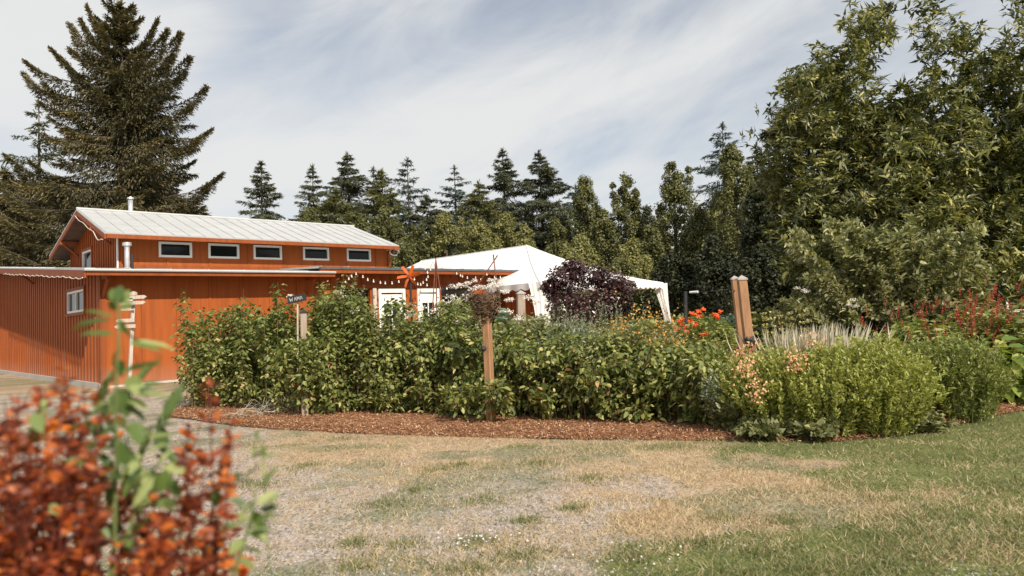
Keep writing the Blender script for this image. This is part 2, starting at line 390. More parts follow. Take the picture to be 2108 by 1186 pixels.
straw = ramp(nd, lk, stl, [(.25, (.32,.22,.13)), (.5, (.50,.38,.255)), (.75, (.62,.50,.36))])
straw = mixc(nd, lk, ramp(nd, lk, blot, [(.35, (0,0,0)), (.7, (.6,.6,.6))]), straw, (.40,.25,.14))
vor = nd.new('ShaderNodeTexVoronoi'); vor.inputs['Scale'].default_value = 62; lk.new(v, vor.inputs['Vector'])
grav = ramp(nd, lk, vor.outputs['Color'], [(.08, (.16,.145,.135)), (.4, (.40,.355,.325)), (.8, (.56,.51,.47)), (1, (.72,.67,.63))])
grav = mixc(nd, lk, ramp(nd, lk, mid, [(.35, (.75,.75,.75)), (.66, (.1,.1,.1))]), grav, (.47,.36,.265))
green = ramp(nd, lk, fine, [(.25, (.085,.110,.030)), (.55, (.165,.19,.062)), (.8, (.28,.275,.12))])
green = mixc(nd, lk, ramp(nd, lk, mid, [(.46, (0,0,0)), (.78, (.42,.42,.42))]), green, (.34,.28,.15))
weed = ramp(nd, lk, fine, [(.25, (.11,.13,.07)), (.6, (.22,.24,.145)), (.8, (.36,.34,.24))])
def msk(a, n, amt, lo, hi):
    s = nd.new('ShaderNodeMath'); s.operation = 'MULTIPLY_ADD'; lk.new(n, s.inputs[0]); s.inputs[1].default_value = amt; lk.new(a, s.inputs[2])
    r = nd.new('ShaderNodeMapRange'); lk.new(s.outputs[0], r.inputs[0]); r.inputs[1].default_value = lo; r.inputs[2].default_value = hi; return r.outputs[0]
c = mixc(nd, lk, msk(att('gravel'), mid, 1.2, .66, 1.45), straw, grav)
wm = nd.new('ShaderNodeMath'); wm.operation = 'MULTIPLY'; lk.new(msk(att('weeds'), fine, 1.3, .75, 1.75), wm.inputs[0]); wm.inputs[1].default_value = .8
c = mixc(nd, lk, wm.outputs[0], c, weed)
c = mixc(nd, lk, msk(att('lawn'), fine, .7, .55, 1.1), c, green)
spk = noise(nd, lk, 48, 3, .6, objco(nd, lk, (1, .5, 1))); spk2 = noise(nd, lk, 11, 4, .6, objco(nd, lk, (1, .6, 1)))
c = mixc(nd, lk, .75, c, ramp(nd, lk, spk, [(.33, (.42,.38,.33)), (.5, (1,1,1)), (.68, (1.0,1.0,1.0)), (.8, (1.35,1.3,1.2))]), 'MULTIPLY')
c = mixc(nd, lk, .7, c, ramp(nd, lk, spk2, [(.34, (.60,.60,.50)), (.48, (1,1,1))]), 'MULTIPLY')
lk.new(c, b.inputs['Base Color']); b.inputs['Roughness'].default_value = .9; b.inputs['Specular IOR Level'].default_value = .15
hsum = mixc(nd, lk, .5, vor.outputs['Distance'], fine); bump(nd, lk, b, hsum, .8, .02)
gm.materials.append(m)
go = bpy.data.objects.new('ground', gm); COL.objects.link(go); tag(go, kind='structure')

# bed of bark mulch, one raised sheet under hedge and shrubs
front = [(330,858),(400,864),(480,876),(600,886),(700,892),(800,896),(950,900),(1100,903),(1300,906),(1480,908),(1600,910),(1720,909),(1820,900),(1900,889),(1980,871),(2060,853),(2150,838),(2300,828)]
fr = [G(x, y) for x, y in front]
mv = []; mf = []; rows = 10
for i, p in enumerate(fr):
    far = Vector((p.x*1.15 + .5, 15.0, 0))
    for j in range(rows):
        t = (j/(rows-1))**1.7; z = .004 + .035*min(1, j/1.5)
        qn = p.lerp(far, t); mv.append((qn.x, qn.y, z + (.02*fbm(qn.x*3, qn.y*3, 70) if j else 0)))
for i in range(len(fr)-1):
    for j in range(rows-1): mf.append((i*rows+j, (i+1)*rows+j, (i+1)*rows+j+1, i*rows+j+1))
m, nd, lk, b = nt('bark_mulch'); v = objco(nd, lk, (1, .45, 1))
n = noise(nd, lk, 38, 6, .7, v, 1.0)
c = ramp(nd, lk, n, [(.25, (.11,.045,.022)), (.5, (.35,.16,.072)), (.75, (.54,.29,.15))])
lk.new(c, b.inputs['Base Color']); b.inputs['Roughness'].default_value = .9; bump(nd, lk, b, n, 1.0, .03)
M['mulch'] = m
bed = MB(); bed.add(mv, mf); bed.build('mulch_bed', M['mulch'], smooth=True, kind='structure')
mulchleaf = leafmat('bark_chip', [(0, (.11,.047,.022)), (.5, (.34,.16,.075)), (.85, (.50,.28,.155)), (1, (.64,.46,.31))], .85, 0)
fra = npx([(p.x, p.y) for p in fr])
N_ = 42000
tx = RNG.random(N_)*(fra[-1, 0]-fra[0, 0])+fra[0, 0]; fy = np.interp(tx, fra[:, 0], fra[:, 1])
back = RNG.random(N_)**1.6*1.9 - .06*RNG.random(N_)*(RNG.random(N_) < .5)
cp = np.stack([tx, fy+back, .035*np.clip(back/.15, 0, 1)+.012+.02*RNG.random(N_)], 1)
leaves('bark_chips', mulchleaf, None, cp, rdir(N_)*[1, 1, .35], rdir(N_)*.5+[0, 0, 1], .014+.030*RNG.random(N_)**2, .006+.006*RNG.random(N_), T_QUAD, kind='stuff', label='reddish brown bark chips covering the bed below the hedge', cat='mulch')

# grass: single blades in tufts, pale straw and green, thickest where the lawn is
def bed_front(X): return np.interp(X, fra[:, 0], fra[:, 1], left=99, right=99)
def blades(name, n, m, keep, hgt, wid, label, lean=.7, y0=2.7, y1=14.0, tuft=.0):
    u = RNG.random(n); Yb = 1/(1/y0 + u*(1/y1-1/y0)); Xb = (RNG.random(n)*2-1)*(Yb*.82+.6)
    if tuft: Xb += RNG.normal(size=n)*tuft*0
    gA, gB, gC = cover(Xb, Yb)
    ok = keep(gA, gB, gC, Xb, Yb) & (Yb < bed_front(Xb)+.03)
    Xb, Yb = Xb[ok], Yb[ok]; k = len(Xb)
    D = np.stack([RNG.normal(size=k)*lean, RNG.normal(size=k)*lean, np.ones(k)*.8], 1)
    Nn = np.stack([RNG.normal(size=k), RNG.normal(size=k)-1, RNG.random(k)], 1)
    return leaves(name, m, None, np.stack([Xb, Yb, ground_z(Xb, Yb)-.004], 1), D, Nn, hgt*(.5+RNG.random(k)), wid*(.6+.8*RNG.random(k)), T_BLADE, kind='stuff', label=label, cat='grass')
M['straw_blade'] = leafmat('straw_blade', [(0, (.28,.20,.11)), (.5, (.48,.37,.23)), (1, (.64,.53,.36))], .7, .2)
M['green_blade'] = leafmat('green_blade', [(0, (.055,.085,.025)), (.6, (.12,.155,.05)), (.93, (.22,.24,.10)), (1, (.42,.36,.21))], .6, .25, gain=(1.35, 1.2, 1.3))
M['weed_blade'] = leafmat('weed_blade', [(0, (.07,.10,.045)), (.6, (.16,.20,.095)), (1, (.34,.33,.20))], .6, .25)
def k_straw(g, r, w, X, Y): return (RNG.random(len(X)) < (1-r*.72)*(1-g*.74)*(.15+1.3*sstep(fbm(X*2.5, Y*3.5, 80), .3, .7)))
def k_green(g, r, w, X, Y): return (RNG.random(len(X)) < np.clip(g*(1-.8*r), 0, 1)*(.15+1.1*sstep(fbm(X*2.2, Y*2.2, 84), .3, .65)))
def k_weed(g, r, w, X, Y): return (RNG.random(len(X)) < np.clip(.28+w*.6, 0, 1)*sstep(fbm(X*3.5, Y*6, 88), .46, .66))
blades('dry_grass', 330000, M['straw_blade'], k_straw, .042, .0048, 'short sunburnt straw coloured grass in front of the bed', 1.0)
blades('green_grass', 330000, M['green_blade'], k_green, .034, .0050, 'short green lawn at the right of the gravel', .8)
blades('creeping_weeds', 240000, M['weed_blade'], k_weed, .020, .0085, 'low grey green weeds creeping over the gravel', 1.6)
# scattered tufts where grass stands in clumps on the gravel
tufts = [(790,1040,150,90),(900,968,120,70),(1000,1032,170,80),(835,1122,140,60),(730,1120,110,60),(950,958,90,60),(1110,955,80,50),(530,1000,130,80),(1210,990,120,70),(1080,1075,90,60),(980,1120,160,70),(1060,1150,180,70),(640,960,110,70),(1480,1068,120,60),(1620,1075,120,60),(1300,1150,160,60),(740,1170,160,80),(1440,1120,120,60),(860,1010,90,50),(1180,1050,80,50),(700,905,160,70),(1380,920,200,70),(960,1180,140,60),(1560,1140,160,60)]
tp = []; td = []
for x, y, wpx, cnt in tufts:
    g0 = G(x, y); sp = wpx/F_PX*g0.y*.21
    for k in range(cnt*5):
        tp.append((g0.x+random.gauss(0, sp)*random.choice((.6, 1, 2.1)), g0.y+random.gauss(0, sp*.8)*random.choice((.6, 1, 1.6)), float(ground_z(g0.x, g0.y))-.003)); td.append((random.gauss(0, .6), random.gauss(0, .6), 1))
k = len(tp); leaves('grass_tufts', M['green_blade'], None, npx(tp), npx(td), rdir(k)+[0, -1, .3], .020+.038*RNG.random(k)**1.5, .0055, T_BLADE, kind='stuff', label='small green tufts of grass standing in the gravel', cat='grass')
# loose stones and clover heads
N_ = 16000; u = RNG.random(N_); Yb = 1/(1/2.8+u*(1/9.0-1/2.8)); Xb = (RNG.random(N_)*2-1)*(Yb*.8+.4); gA, gB, gC = cover(Xb, Yb)
ok = (RNG.random(N_) < gB) & (Yb < bed_front(Xb)); Xb, Yb = Xb[ok], Yb[ok]; k = len(Xb)
T_STONE = (npx([(-.5,0,0),(0,-.5,0),(.5,0,0),(0,.5,0),(0,0,.45),(0,0,-.3)]), [(0,1,4),(1,2,4),(2,3,4),(3,0,4)])
M['stone'] = leafmat('gravel_stone', [(0, (.16,.15,.14)), (.5, (.33,.30,.27)), (1, (.58,.54,.50))], .85, 0)
leaves('gravel_stones', M['stone'], None, np.stack([Xb, Yb, ground_z(Xb, Yb)+.001], 1), rdir(k)*[1, 1, .15], rdir(k)*.3+[0, 0, 1], .007+.014*RNG.random(k)**2, .006+.010*RNG.random(k), T_STONE, kind='stuff', label='loose pale gravel stones on the worn track', cat='gravel')
cl = []
for x, y, n_, s_ in ((985,1118,30,.12),(1290,1150,14,.2)):
    g0 = G(x, y)
    for _ in range(n_): cl.append((g0.x+random.gauss(0, s_), g0.y+random.gauss(0, s_*.45), random.uniform(.02, .045)))
k = len(cl); leaves('clover_heads', M['bloom_w'], None, npx(cl), rdir(k)*[1, 1, .2], rdir(k)*.4+[0, -.4, 1], .014, .014, T_STONE, kind='stuff', label='tiny white clover heads dotted in the grass', cat='flowers')

# ------------------------------------------------------------------ barn
BC = G(210, 800)
_d = ray(2520, 581); BD = Vector((_d.x, _d.y, 0)).normalized(); BA = math.atan2(BD.y, BD.x); BV = Vector((-BD.y, BD.x, 0))
def loc_ray(px, py):
    r = ray(px, py); o = Vector((0, 0, EYE)) - BC
    return Vector((o.dot(BD), o.dot(BV), EYE)), Vector((r.dot(BD), r.dot(BV), r.z))
def bz(px, py, v):          # on a plane of the long side -> (u, z)
    o, r = loc_ray(px, py); t = (v-o.y)/r.y; return o.x+r.x*t, o.z+r.z*t
def gz(px, py, u):          # on a plane of the gable side -> (v, z)
    o, r = loc_ray(px, py); t = (u-o.x)/r.x; return o.y+r.y*t, o.z+r.z*t
def bw(u, v, z): return BC + BD*u + BV*v + Vector((0, 0, z))
barn = empty('barn', (BC.x, BC.y, 0), BA, label='long rust orange wooden barn with grey metal roofs and a raised row of windows', cat='barn')

def wall(name, u0, u1, z0, z1, v, th, openings, m, parent, axis='u', batten=.40, btop=None, bh=.022, bwid=.042, extra=None):
    """boarded wall with openings; outer face at v (long side) or u (gable side), thickness inwards; battens stand proud"""
    mb = MB()
    def bx(a0, a1, c0, c1, d0, d1):
        if axis == 'u': mb.box(a0, a1, d0, d1, c0, c1)
        else: mb.box(d0, d1, a0, a1, c0, c1)
    cuts = sorted({u0, u1, *[o[0] for o in openings], *[o[1] for o in openings]})
    for a, b_ in zip(cuts[:-1], cuts[1:]):
        if b_-a < 1e-6: continue
        zs = [(z0, z1)]
        for o in openings:
            if o[0] <= a+1e-6 and o[1] >= b_-1e-6:
                nz = []
                for s, e in zs:
                    if o[2] > s: nz.append((s, min(e, o[2])))
                    if o[3] < e: nz.append((max(s, o[3]), e))
                zs = nz
        for s, e in zs:
            if e-s > 1e-4: bx(a, b_, s, e, v, v+th)
    x = u0+.06
    while x < u1-.04:
        top = btop(x) if btop else z1
        segs = [(z0+.02, top-.004)]
        for o in openings:
            if o[0]-bwid < x < o[1]+.002:
                ns = []
                for s, e in segs:
                    if o[2]-.06 > s: ns.append((s, min(e, o[2]-.06)))
                    if o[3]+.06 < e: ns.append((max(s, o[3]+.06), e))
                segs = ns
        for s, e in segs:
            if e-s > .03: bx(x, x+bwid, s, e, v-bh, v+.004)
        x += batten * random.uniform(.97, 1.03)
    if extra: extra(mb)
    return mb.build(name, m, parent)

EV = -.70                                # how far the eaves stand out in front of the long wall
GU = -.50                                # and in front of the gable wall
SLOPE = .085
zf0 = bz(400, 568, EV)[1]; zf1 = bz(400, 560, EV)[1]           # fascia bottom and top
ze = zf1 + .05
def roof_z(v): return ze + SLOPE*(v-EV)
KV = 2.3                                                       # raised part's long wall
KU = bz(243, 520, KV)[0]; KU1 = bz(797, 530, KV)[0]
S1 = bz(690, 560, EV)[0]                                       # where the front lean-to ends
# --- low part, long wall
wall('wall', 0, S1-.3, 0, roof_z(0)-.09, 0, .12, [], M['barn'], barn, batten=.82)
# gable wall with a slider window
gw = [gz(141, 602, 0), gz(175, 643, 0)]
wv0, wv1 = sorted((gz(141, 620, 0)[0], gz(175, 620, 0)[0])); wz0 = (gz(141, 646, 0)[1]+gz(175, 640, 0)[1])/2; wz1 = (gz(141, 602, 0)[1]+gz(175, 597, 0)[1])/2
def gx(mb):
    # sloping top under the roof
    vs = [(0.0, .125, roof_z(.125)-.09), (0.0, 17, roof_z(.125)-.09), (0.0, 17, roof_z(17)-.09)]
    mb.add(vs+[(.12, y, z) for _, y, z in vs], [(0, 2, 1), (3, 4, 5), (0, 1, 4, 3), (1, 2, 5, 4), (2, 0, 3, 5)])
wall('wall', .125, 17, 0, roof_z(.125)-.09, 0, .12, [(wv0, wv1, wz0, wz1)], M['barn'], barn, axis='v', batten=.31, btop=lambda v: roof_z(v)-.10, extra=gx)
mb = MB(); mb.box(-.034, .0-.001, -.03, .10, .05, roof_z(0)-.12); mb.box(.0, .10, -.03, -.001, .05, roof_z(0)-.12)
mb.build('corner_board', M['trim'], barn)
mb = MB(); mb.box(-.035, S1-.3, -.035, -.003, -.02, .05); mb.box(-.06, -.003, -.02, 17, -.02, .12); mb.build('foundation', M['concrete'], barn)

def window(u0, u1, z0, z1, v, axis='u', slider=False, parent=None, depth=.07, fw=.045, trim=.0):
    f = MB(); g = MB()
    def bx(mb, a0, a1, c0, c1, d0, d1):
        if axis == 'u': mb.box(a0, a1, d0, d1, c0, c1)
        else: mb.box(d0, d1, a0, a1, c0, c1)
    y0, y1 = v-.035, v+depth
    bx(f, u0-.01, u1+.01, z1-fw, z1+.01, y0, y1); bx(f, u0-.01, u1+.01, z0-.01, z0+fw, y0, y1)
    bx(f, u0-.01, u0+fw, z0+fw, z1-fw, y0, y1); bx(f, u1-fw, u1+.01, z0+fw, z1-fw, y0, y1)
    if slider:
        c = (u0+u1)/2; bx(f, c-.025, c+.025, z0+fw, z1-fw, y0+.01, y1-.01)
    fo = f.build('window', M['white'], parent)
    bx(g, u0+fw-.002, u1-fw+.002, z0+fw-.002, z1-fw+.002, v+.02, v+.03)
    g.build('pane', M['glass'], fo)
    if trim:
        t = MB(); bx(t, u0-.09, u1+.09, z1+.012, z1+.09, v-.05, v+.002); bx(t, u0-.09, u1+.09, z0-.09, z0-.012, v-.06, v+.002)
        bx(t, u0-.09, u0-.012, z0-.012, z1+.012, v-.045, v+.002); bx(t, u1+.012, u1+.09, z0-.012, z1+.012, v-.045, v+.002)
        t.build('frame', M['trim'], fo)
    return fo
w = window(wv0, wv1, wz0, wz1, 0, 'v', True, barn, trim=1)

def seamed_roof(name, pts_fn, u0, u1, w0, w1, m, parent, seam=.42, th=.035, along='v'):
    """pts_fn(u, w) -> (x, y, z) on the roof's top; ribs run up the slope"""
    mb = MB()
    a = [Vector(pts_fn(u, w)) for u, w in ((u0, w0), (u1, w0), (u1, w1), (u0, w1))]
    n = (a[1]-a[0]).cross(a[3]-a[0]).normalized()
    if n.z < 0: n = -n
    lo = [p-n*th for p in a]
    mb.add(a+lo, [(0,1,2,3),(7,6,5,4),(0,4,5,1),(1,5,6,2),(2,6,7,3),(3,7,4,0)])
    x = u0+.02
    while x < u1-.03:
        p, q_ = Vector(pts_fn(x, w0)), Vector(pts_fn(x, w1))
        p2, q2 = Vector(pts_fn(x+.03, w0)), Vector(pts_fn(x+.03, w1)); h = n*.026; k = n*.002
        mb.add([p-k, p2-k, q2-k, q_-k, p+h, p2+h, q2+h, q_+h], [(0,3,2,1),(4,5,6,7),(0,1,5,4),(1,2,6,5),(2,3,7,6),(3,0,4,7)])
        x += seam
    return mb.build(name, m, parent)
# low roof in front of raised part (lean-to), and its strip left of it beside the gable
r1 = seamed_roof('roof', lambda u, w: (u, w, roof_z(w)), GU, S1, EV, KV-.003, M['metal'], barn, seam=.9)
mb = MB(); mb.box(GU+.045, S1, EV, EV+.04, zf0, zf1+.012); mb.build('fascia', M['trim'], r1)
mb = MB(); mb.tube([(GU-.01, EV-.035, zf1+.025), (S1, EV-.035, zf1+.025)], .032, 6); mb.build('gutter', M['metal'], r1)
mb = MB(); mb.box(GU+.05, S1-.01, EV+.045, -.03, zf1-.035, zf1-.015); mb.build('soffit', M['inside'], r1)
r2 = seamed_roof('roof', lambda u, w: (w, u, roof_z(u)), KV, 17.5, GU, KU+.2, M['metal'], barn, seam=.9)
def rake(uu, v0, v1, zfn, h, t=.04):
    mb = MB(); n = 8
    for i in range(n):
        a, b_ = v0+(v1-v0)*i/n, v0+(v1-v0)*(i+1)/n; za, zb = zfn(a), zfn(b_)
        mb.add([(uu, a, za-h), (uu+t, a, za-h), (uu+t, b_, zb-h), (uu, b_, zb-h), (uu, a, za), (uu+t, a, za), (uu+t, b_, zb), (uu, b_, zb)],
               [(0,3,2,1),(4,5,6,7),(0,1,5,4),(1,2,6,5),(2,3,7,6),(3,0,4,7)])
    return mb
rake(GU-.002, EV-.002, 17.5, lambda v: roof_z(v)-.04, .17).build('fascia', M['trim'], r1)
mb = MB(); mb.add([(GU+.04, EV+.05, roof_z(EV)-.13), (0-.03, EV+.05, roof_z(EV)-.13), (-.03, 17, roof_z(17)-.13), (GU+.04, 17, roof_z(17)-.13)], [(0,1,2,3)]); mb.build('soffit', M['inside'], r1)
# rope light sagging in small waves along the rake
pts = [(GU-.03, EV+.0+i*.055, roof_z(EV+i*.055)-.20-.028*abs(math.sin(i*.16*math.pi*.55))-.01*math.sin(i*.13)) for i in range(0, 190)]
rl = MB(); rl.tube(pts, .011, 5); rope = rl.build('rope_light', M['bulb']); rope.location = (BC.x, BC.y, 0); rope.rotation_euler = (0, 0, BA)
tag(rope, 'pale rope light hanging in waves under the low roof edge at the left', 'rope light')
# brackets
def bracket(u, v, z, axis, L=.38):
    mb = MB()
    if axis == 'v':   # projects towards -v
        mb.box(u-.05, u+.05, -L-v, -.02, z-.10, z)
        mb.tube([(u, -.03, z-.50), (u, -L-v+.06, z-.09)], .045, 4)
    else:
        mb.box(-L, -.02, v-.05, v+.05, z-.10, z)
        mb.tube([(-.03, v, z-.42), (-L+.06, v, z-.10)], .04, 4)
    return mb.build('bracket', M['trim'], barn)
bracket(.04, .10, roof_z(EV)-.10, 'v', .42)
bracket(S1-.5, .10, roof_z(EV)-.10, 'v', .42)
vb = gz(72, 570, 0)[0]; bracket(0, vb, roof_z(vb)-.10, 'u', .45)

# --- raised part
kz0 = roof_z(KV)
ub, kez = bz(500, 500, KV-.72)            # eave fascia bottom
kft = bz(500, 493, KV-.72)[1]
kwin = [((327,497),(394,531)), ((429,500),(491,533)), ((522,503),(579,535)), ((624,507),(676,536)), ((714,510),(762,538))]
ops = []
for (x0, y0), (x1, y1) in kwin:
    ua = bz(x0, (y0+y1)/2, KV)[0]; ub_ = bz(x1, (y0+y1)/2, KV)[0]; zt = bz((x0+x1)/2, (y0+3), KV)[1]; zb = bz((x0+x1)/2, (y1-1), KV)[1]
    ops.append((ua, ub_, zb, zt))
mz0 = sum(o[2] for o in ops)/5; mz1 = sum(o[3] for o in ops)/5
ops = [(o[0], o[1], (o[2]+mz0)/2, (o[3]+mz1)/2) for o in ops]
print('barn', 'C', BC, 'eave', zf0, zf1, 'S1', S1, 'K', KU, KU1, 'kz0', kz0, 'keave', kez, kft, 'win', ops)
KE = KV-.72
wall('wall', KU+.0, KU1, kz0-.05, kft, KV, .1, ops, M['barn'], barn, batten=1.15)
for o in ops: window(*o, KV, 'u', parent=barn, fw=.05)
mb = MB(); mb.box(KU, KU1, KV-.03, KV-.001, kz0+.003, kz0+.11); mb.build('base_board', M['trim'], barn)
# ridge and far side of its roof
rr = gz(157, 433, KU+GU)                 # ridge point in the plane of the left roof end
RV, RZ = rr
lf = gz(101, 528, KU+GU)                 # low end of the rear slope
kend = bz(822, 505, KE)[0]; krend = bz(728, 466, RV)[0]
print('ridge', rr, 'rear', lf, 'kend', kend, krend)
sl = (RZ-kft)/(RV-KE); sl2 = (RZ-lf[1])/(lf[0]-RV)
kend = (kend+krend)/2
r3 = seamed_roof('roof', lambda u, w: (u, w, kft+.03+sl*(w-KE)), KU+GU, kend, KE, RV, M['metal'], barn, seam=.42)
r4 = seamed_roof('roof', lambda u, w: (u, w, kft+.03+sl*(RV-KE)-sl2*(w-RV)), KU+GU, kend, RV+.002, lf[0], M['metal'], barn, seam=.42)
mb = MB(); mb.box(KU+GU+.05, kend, KE-.001, KE+.035, kez-.01, kft-.004); mb.build('fascia', M['trim'], r3)
mb = MB(); mb.tube([(KU+GU, RV, RZ+.05), (kend, RV, RZ+.05)], .045, 6); mb.build('ridge_cap', M['metal'], r3)
zk = lambda v: (kft-.01+sl*(v-KE)) if v <= RV else (kft-.01+sl*(RV-KE)-sl2*(v-RV))
rake(KU+GU-.001, KE, RV, zk, .13).build('fascia', M['trim'], r3); rake(KU+GU-.001, RV, lf[0], zk, .13).build('fascia', M['trim'], r4)
rake(kend-.04, KE, RV, zk, .13).build('fascia', M['trim'], r3)
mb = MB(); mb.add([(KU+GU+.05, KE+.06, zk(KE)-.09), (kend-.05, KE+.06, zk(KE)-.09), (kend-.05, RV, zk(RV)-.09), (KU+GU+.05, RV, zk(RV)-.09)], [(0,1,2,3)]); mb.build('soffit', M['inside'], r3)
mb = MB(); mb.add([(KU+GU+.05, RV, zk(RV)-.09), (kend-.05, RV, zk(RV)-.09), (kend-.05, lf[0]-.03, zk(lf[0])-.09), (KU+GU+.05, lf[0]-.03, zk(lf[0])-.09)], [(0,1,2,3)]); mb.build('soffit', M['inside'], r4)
# gable wall of the raised part
gwv = sorted((gz(172, 525, KU)[0], gz(190, 525, KU)[0])); gwt = gz(181, 517, KU)[1]; gwo = (gwv[0], gwv[1], kz0+.02+SLOPE*(gwv[0]-KV), gwt)
def gab(mb, us=None):
    zt = kft-.02
    for u in us or (KU,):
        pl = [(KV+.105, zt), (lf[0]-.6, zt), (RV, zk(RV)-.03)]
        if zk(lf[0]-.6) < zt: pl = [(KV+.105, zt), (RV+(zk(RV)-.03-zt)/sl2, zt), (RV, zk(RV)-.03)]
        mb.add([(u, y, z) for y, z in pl]+[(u+.09, y, z) for y, z in pl], [(0,2,1),(3,4,5),(0,1,4,3),(1,2,5,4),(2,0,3,5)])
wall('wall', KV+.105, lf[0]-.6, kz0-.05, kft-.02, KU, .1, [gwo], M['barn'], barn, axis='v', batten=.24, btop=lambda v: zk(v)-.03, extra=gab, bh=.03)
wall('wall', KV+.105, lf[0]-.6, kz0-.05, kft-.02, KU1-.1, .1, [], M['barn'], barn, axis='v', batten=30, extra=lambda q: gab(q, (KU1-.1,)))
window(*gwo, KU, 'v', parent=barn, fw=.04, trim=1)
mb = MB(); mb.box(KU-.03, KU+.0-.001, KV-.03, KV+.05, kz0, kft-.03); mb.build('corner_board', M['white'], barn)
def kbracket(v):
    mb = MB(); z = zk(v)-.14
    mb.box(KU+GU-.03, KU-.01, v-.05, v+.05, z-.09, z); mb.tube([(KU-.02, v, z-.45), (KU+GU+.08, v, z-.08)], .035, 4)
    mb.build('bracket', M['trim'], barn)
kbracket((KE+RV)/2-.1); kbracket(RV); kbracket(RV+(lf[0]-RV)*.55)
# cable hanging under the raised part's rake
cb = MB(); pts = []
for i in range(26):
    t = i/25; v = RV+(KE-RV)*t; pts.append((KU+GU-.04, v, zk(v)-.15-.12*math.sin(t*math.pi*3)**2*(1 if t > .6 else .3)))
cb.tube(pts, .009, 5); o = cb.build('rope_light', M['bulb']); o.location = (BC.x, BC.y, 0); o.rotation_euler = (0, 0, BA)
tag(o, 'pale rope light drooping below the raised gable edge', 'rope light')
# coil of cable at the far eave corner
cb = MB(); cu_, cz_ = bz(812, 519, KE+.3)
cb.tube([(cu_+.20*math.cos(a/12*2*math.pi), KE+.3, cz_+.12*math.sin(a/12*2*math.pi)) for a in range(11)], .02, 5)
o = cb.build('cable_coil', M['galv']); o.location = (BC.x, BC.y, 0); o.rotation_euler = (0, 0, BA); tag(o, 'grey loop of cable hanging below the far corner of the upper roof', 'cable')
mb = MB(); mb.box(KU1-.02, KU1+.06, KV-.42, KV-.03, kft-.2, kft-.1); mb.tube([(KU1+.02, KV-.03, kz0+.1), (KU1+.02, KV-.38, kft-.15)], .035, 4); mb.box(KU1+.004, KU1+.06, KV-.05, KV+.04, kz0, kft-.2); mb.build('bracket', M['trim'], barn)
# flue pipes
u_, z_ = bz(262, 545, KV-.55)
mb = MB(); zb = roof_z(KV-.55); zt = bz(262, 498, KV-.55)[1]
mb.tube([(u_, KV-.55, zb-.02), (u_, KV-.55, zt-.10)], .062, 14); c_ = mb.build('flue_pipe', M['galv'], barn, smooth=True)
mb = MB(); mb.tube([(u_, KV-.55, zt-.12), (u_, KV-.55, zt-.10), (u_, KV-.55, zt-.02), (u_, KV-.55, zt)], [.07, .11, .11, .05], 14); mb.build('cap', M['galv'], c_)
mb = MB(); mb.tube([(u_, KV-.55, zb-.02), (u_, KV-.55, zb+.05)], [.13, .07], 14); mb.build('flashing', M['galv'], c_)
mb = MB(); u2, z2 = bz(272, 530, KV-.3); mb.tube([(u2, KV-.3, roof_z(KV-.3)), (u2, KV-.3, bz(272, 524, KV-.3)[1])], .035, 10); mb.build('vent_pipe', M['dark'], barn)
rv2 = RV+.5; u_, z_ = bz(269, 438, rv2); mb = MB(); mb.tube([(u_, rv2, zk(rv2)-.1), (u_, rv2, bz(269, 412, rv2)[1])], .07, 12)
c_ = mb.build('flue_pipe', M['galv'], barn, smooth=True); mb = MB(); zt = bz(269, 410, rv2)[1]; mb.tube([(u_, rv2, zt), (u_, rv2, zt+.05)], [.10, .09], 12); mb.build('cap', M['galv'], c_)

# --- second low part: porch front with doors, set a little further back
E2 = EV+.35
W2 = E2+.62
e1 = bz(1126, 567, E2)[0]; zA = bz(900, 562, E2)[1]; zB = bz(900, 556, E2)[1]
S0 = S1-.28
zr = lambda w: zB+.04+.05*(w-E2)
r5 = seamed_roof('roof', lambda u, w: (u, w, zr(w)), S0, e1, E2, 4.2, M['metal'], barn, seam=.9)
mb = MB(); mb.box(S0, e1, E2, E2+.04, zA-.04, zB-.03); mb.build('fascia', M['trim'], r5)
mb = MB(); mb.box(S0, e1+.02, E2-.03, E2+.06, zB-.027, zB+.045); mb.build('drip_edge', M['metal_edge'], r5)
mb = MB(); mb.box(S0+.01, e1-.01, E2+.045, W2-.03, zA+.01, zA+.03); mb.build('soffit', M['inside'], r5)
def u2(px, py=600): return bz(px, py, W2)[0]
def z2(px, py): return bz(px, py, W2)[1]
zh = z2(850, 593)
e2 = u2(1100)
opsb = [(u2(703), u2(762), 0, zh), (u2(778), u2(833), 0, zh), (u2(858), u2(903), 0, zh), (u2(908), u2(975), 0, zh), (u2(1003), u2(1037), 1.0, z2(1020, 600))]
wall('wall', S0-.1, e2, 0, zA+.02, W2, .12, opsb, M['barn'], barn, batten=.36)
mb = MB(); mb.box(u2(690), u2(975), W2-.045, W2-.025, zh, zh+.12); mb.box(u2(995), u2(1045), W2-.045, W2-.025, z2(1020, 600), z2(1020, 600)+.1)
mb.box(u2(1037)+.002, u2(1037)+.10, W2-.045, W2-.025, .9, z2(1020, 600)); mb.build('header_board', M['trim'], barn)
mb = MB(); mb.box(u2(765), u2(772), W2-.09, W2-.03, 0, zh-.003); mb.build('post', M['paleboard'], barn)
mb = MB(); mb.box(e2-.12, e2, W2+.125, 6, 0, zA); mb.build('wall', M['barn'], barn)
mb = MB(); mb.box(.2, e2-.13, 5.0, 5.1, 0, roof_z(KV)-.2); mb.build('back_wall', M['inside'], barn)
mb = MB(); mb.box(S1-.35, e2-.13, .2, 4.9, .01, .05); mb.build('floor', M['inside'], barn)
bracket(e2-.08, -.30, zA-.02, 'v', .42)
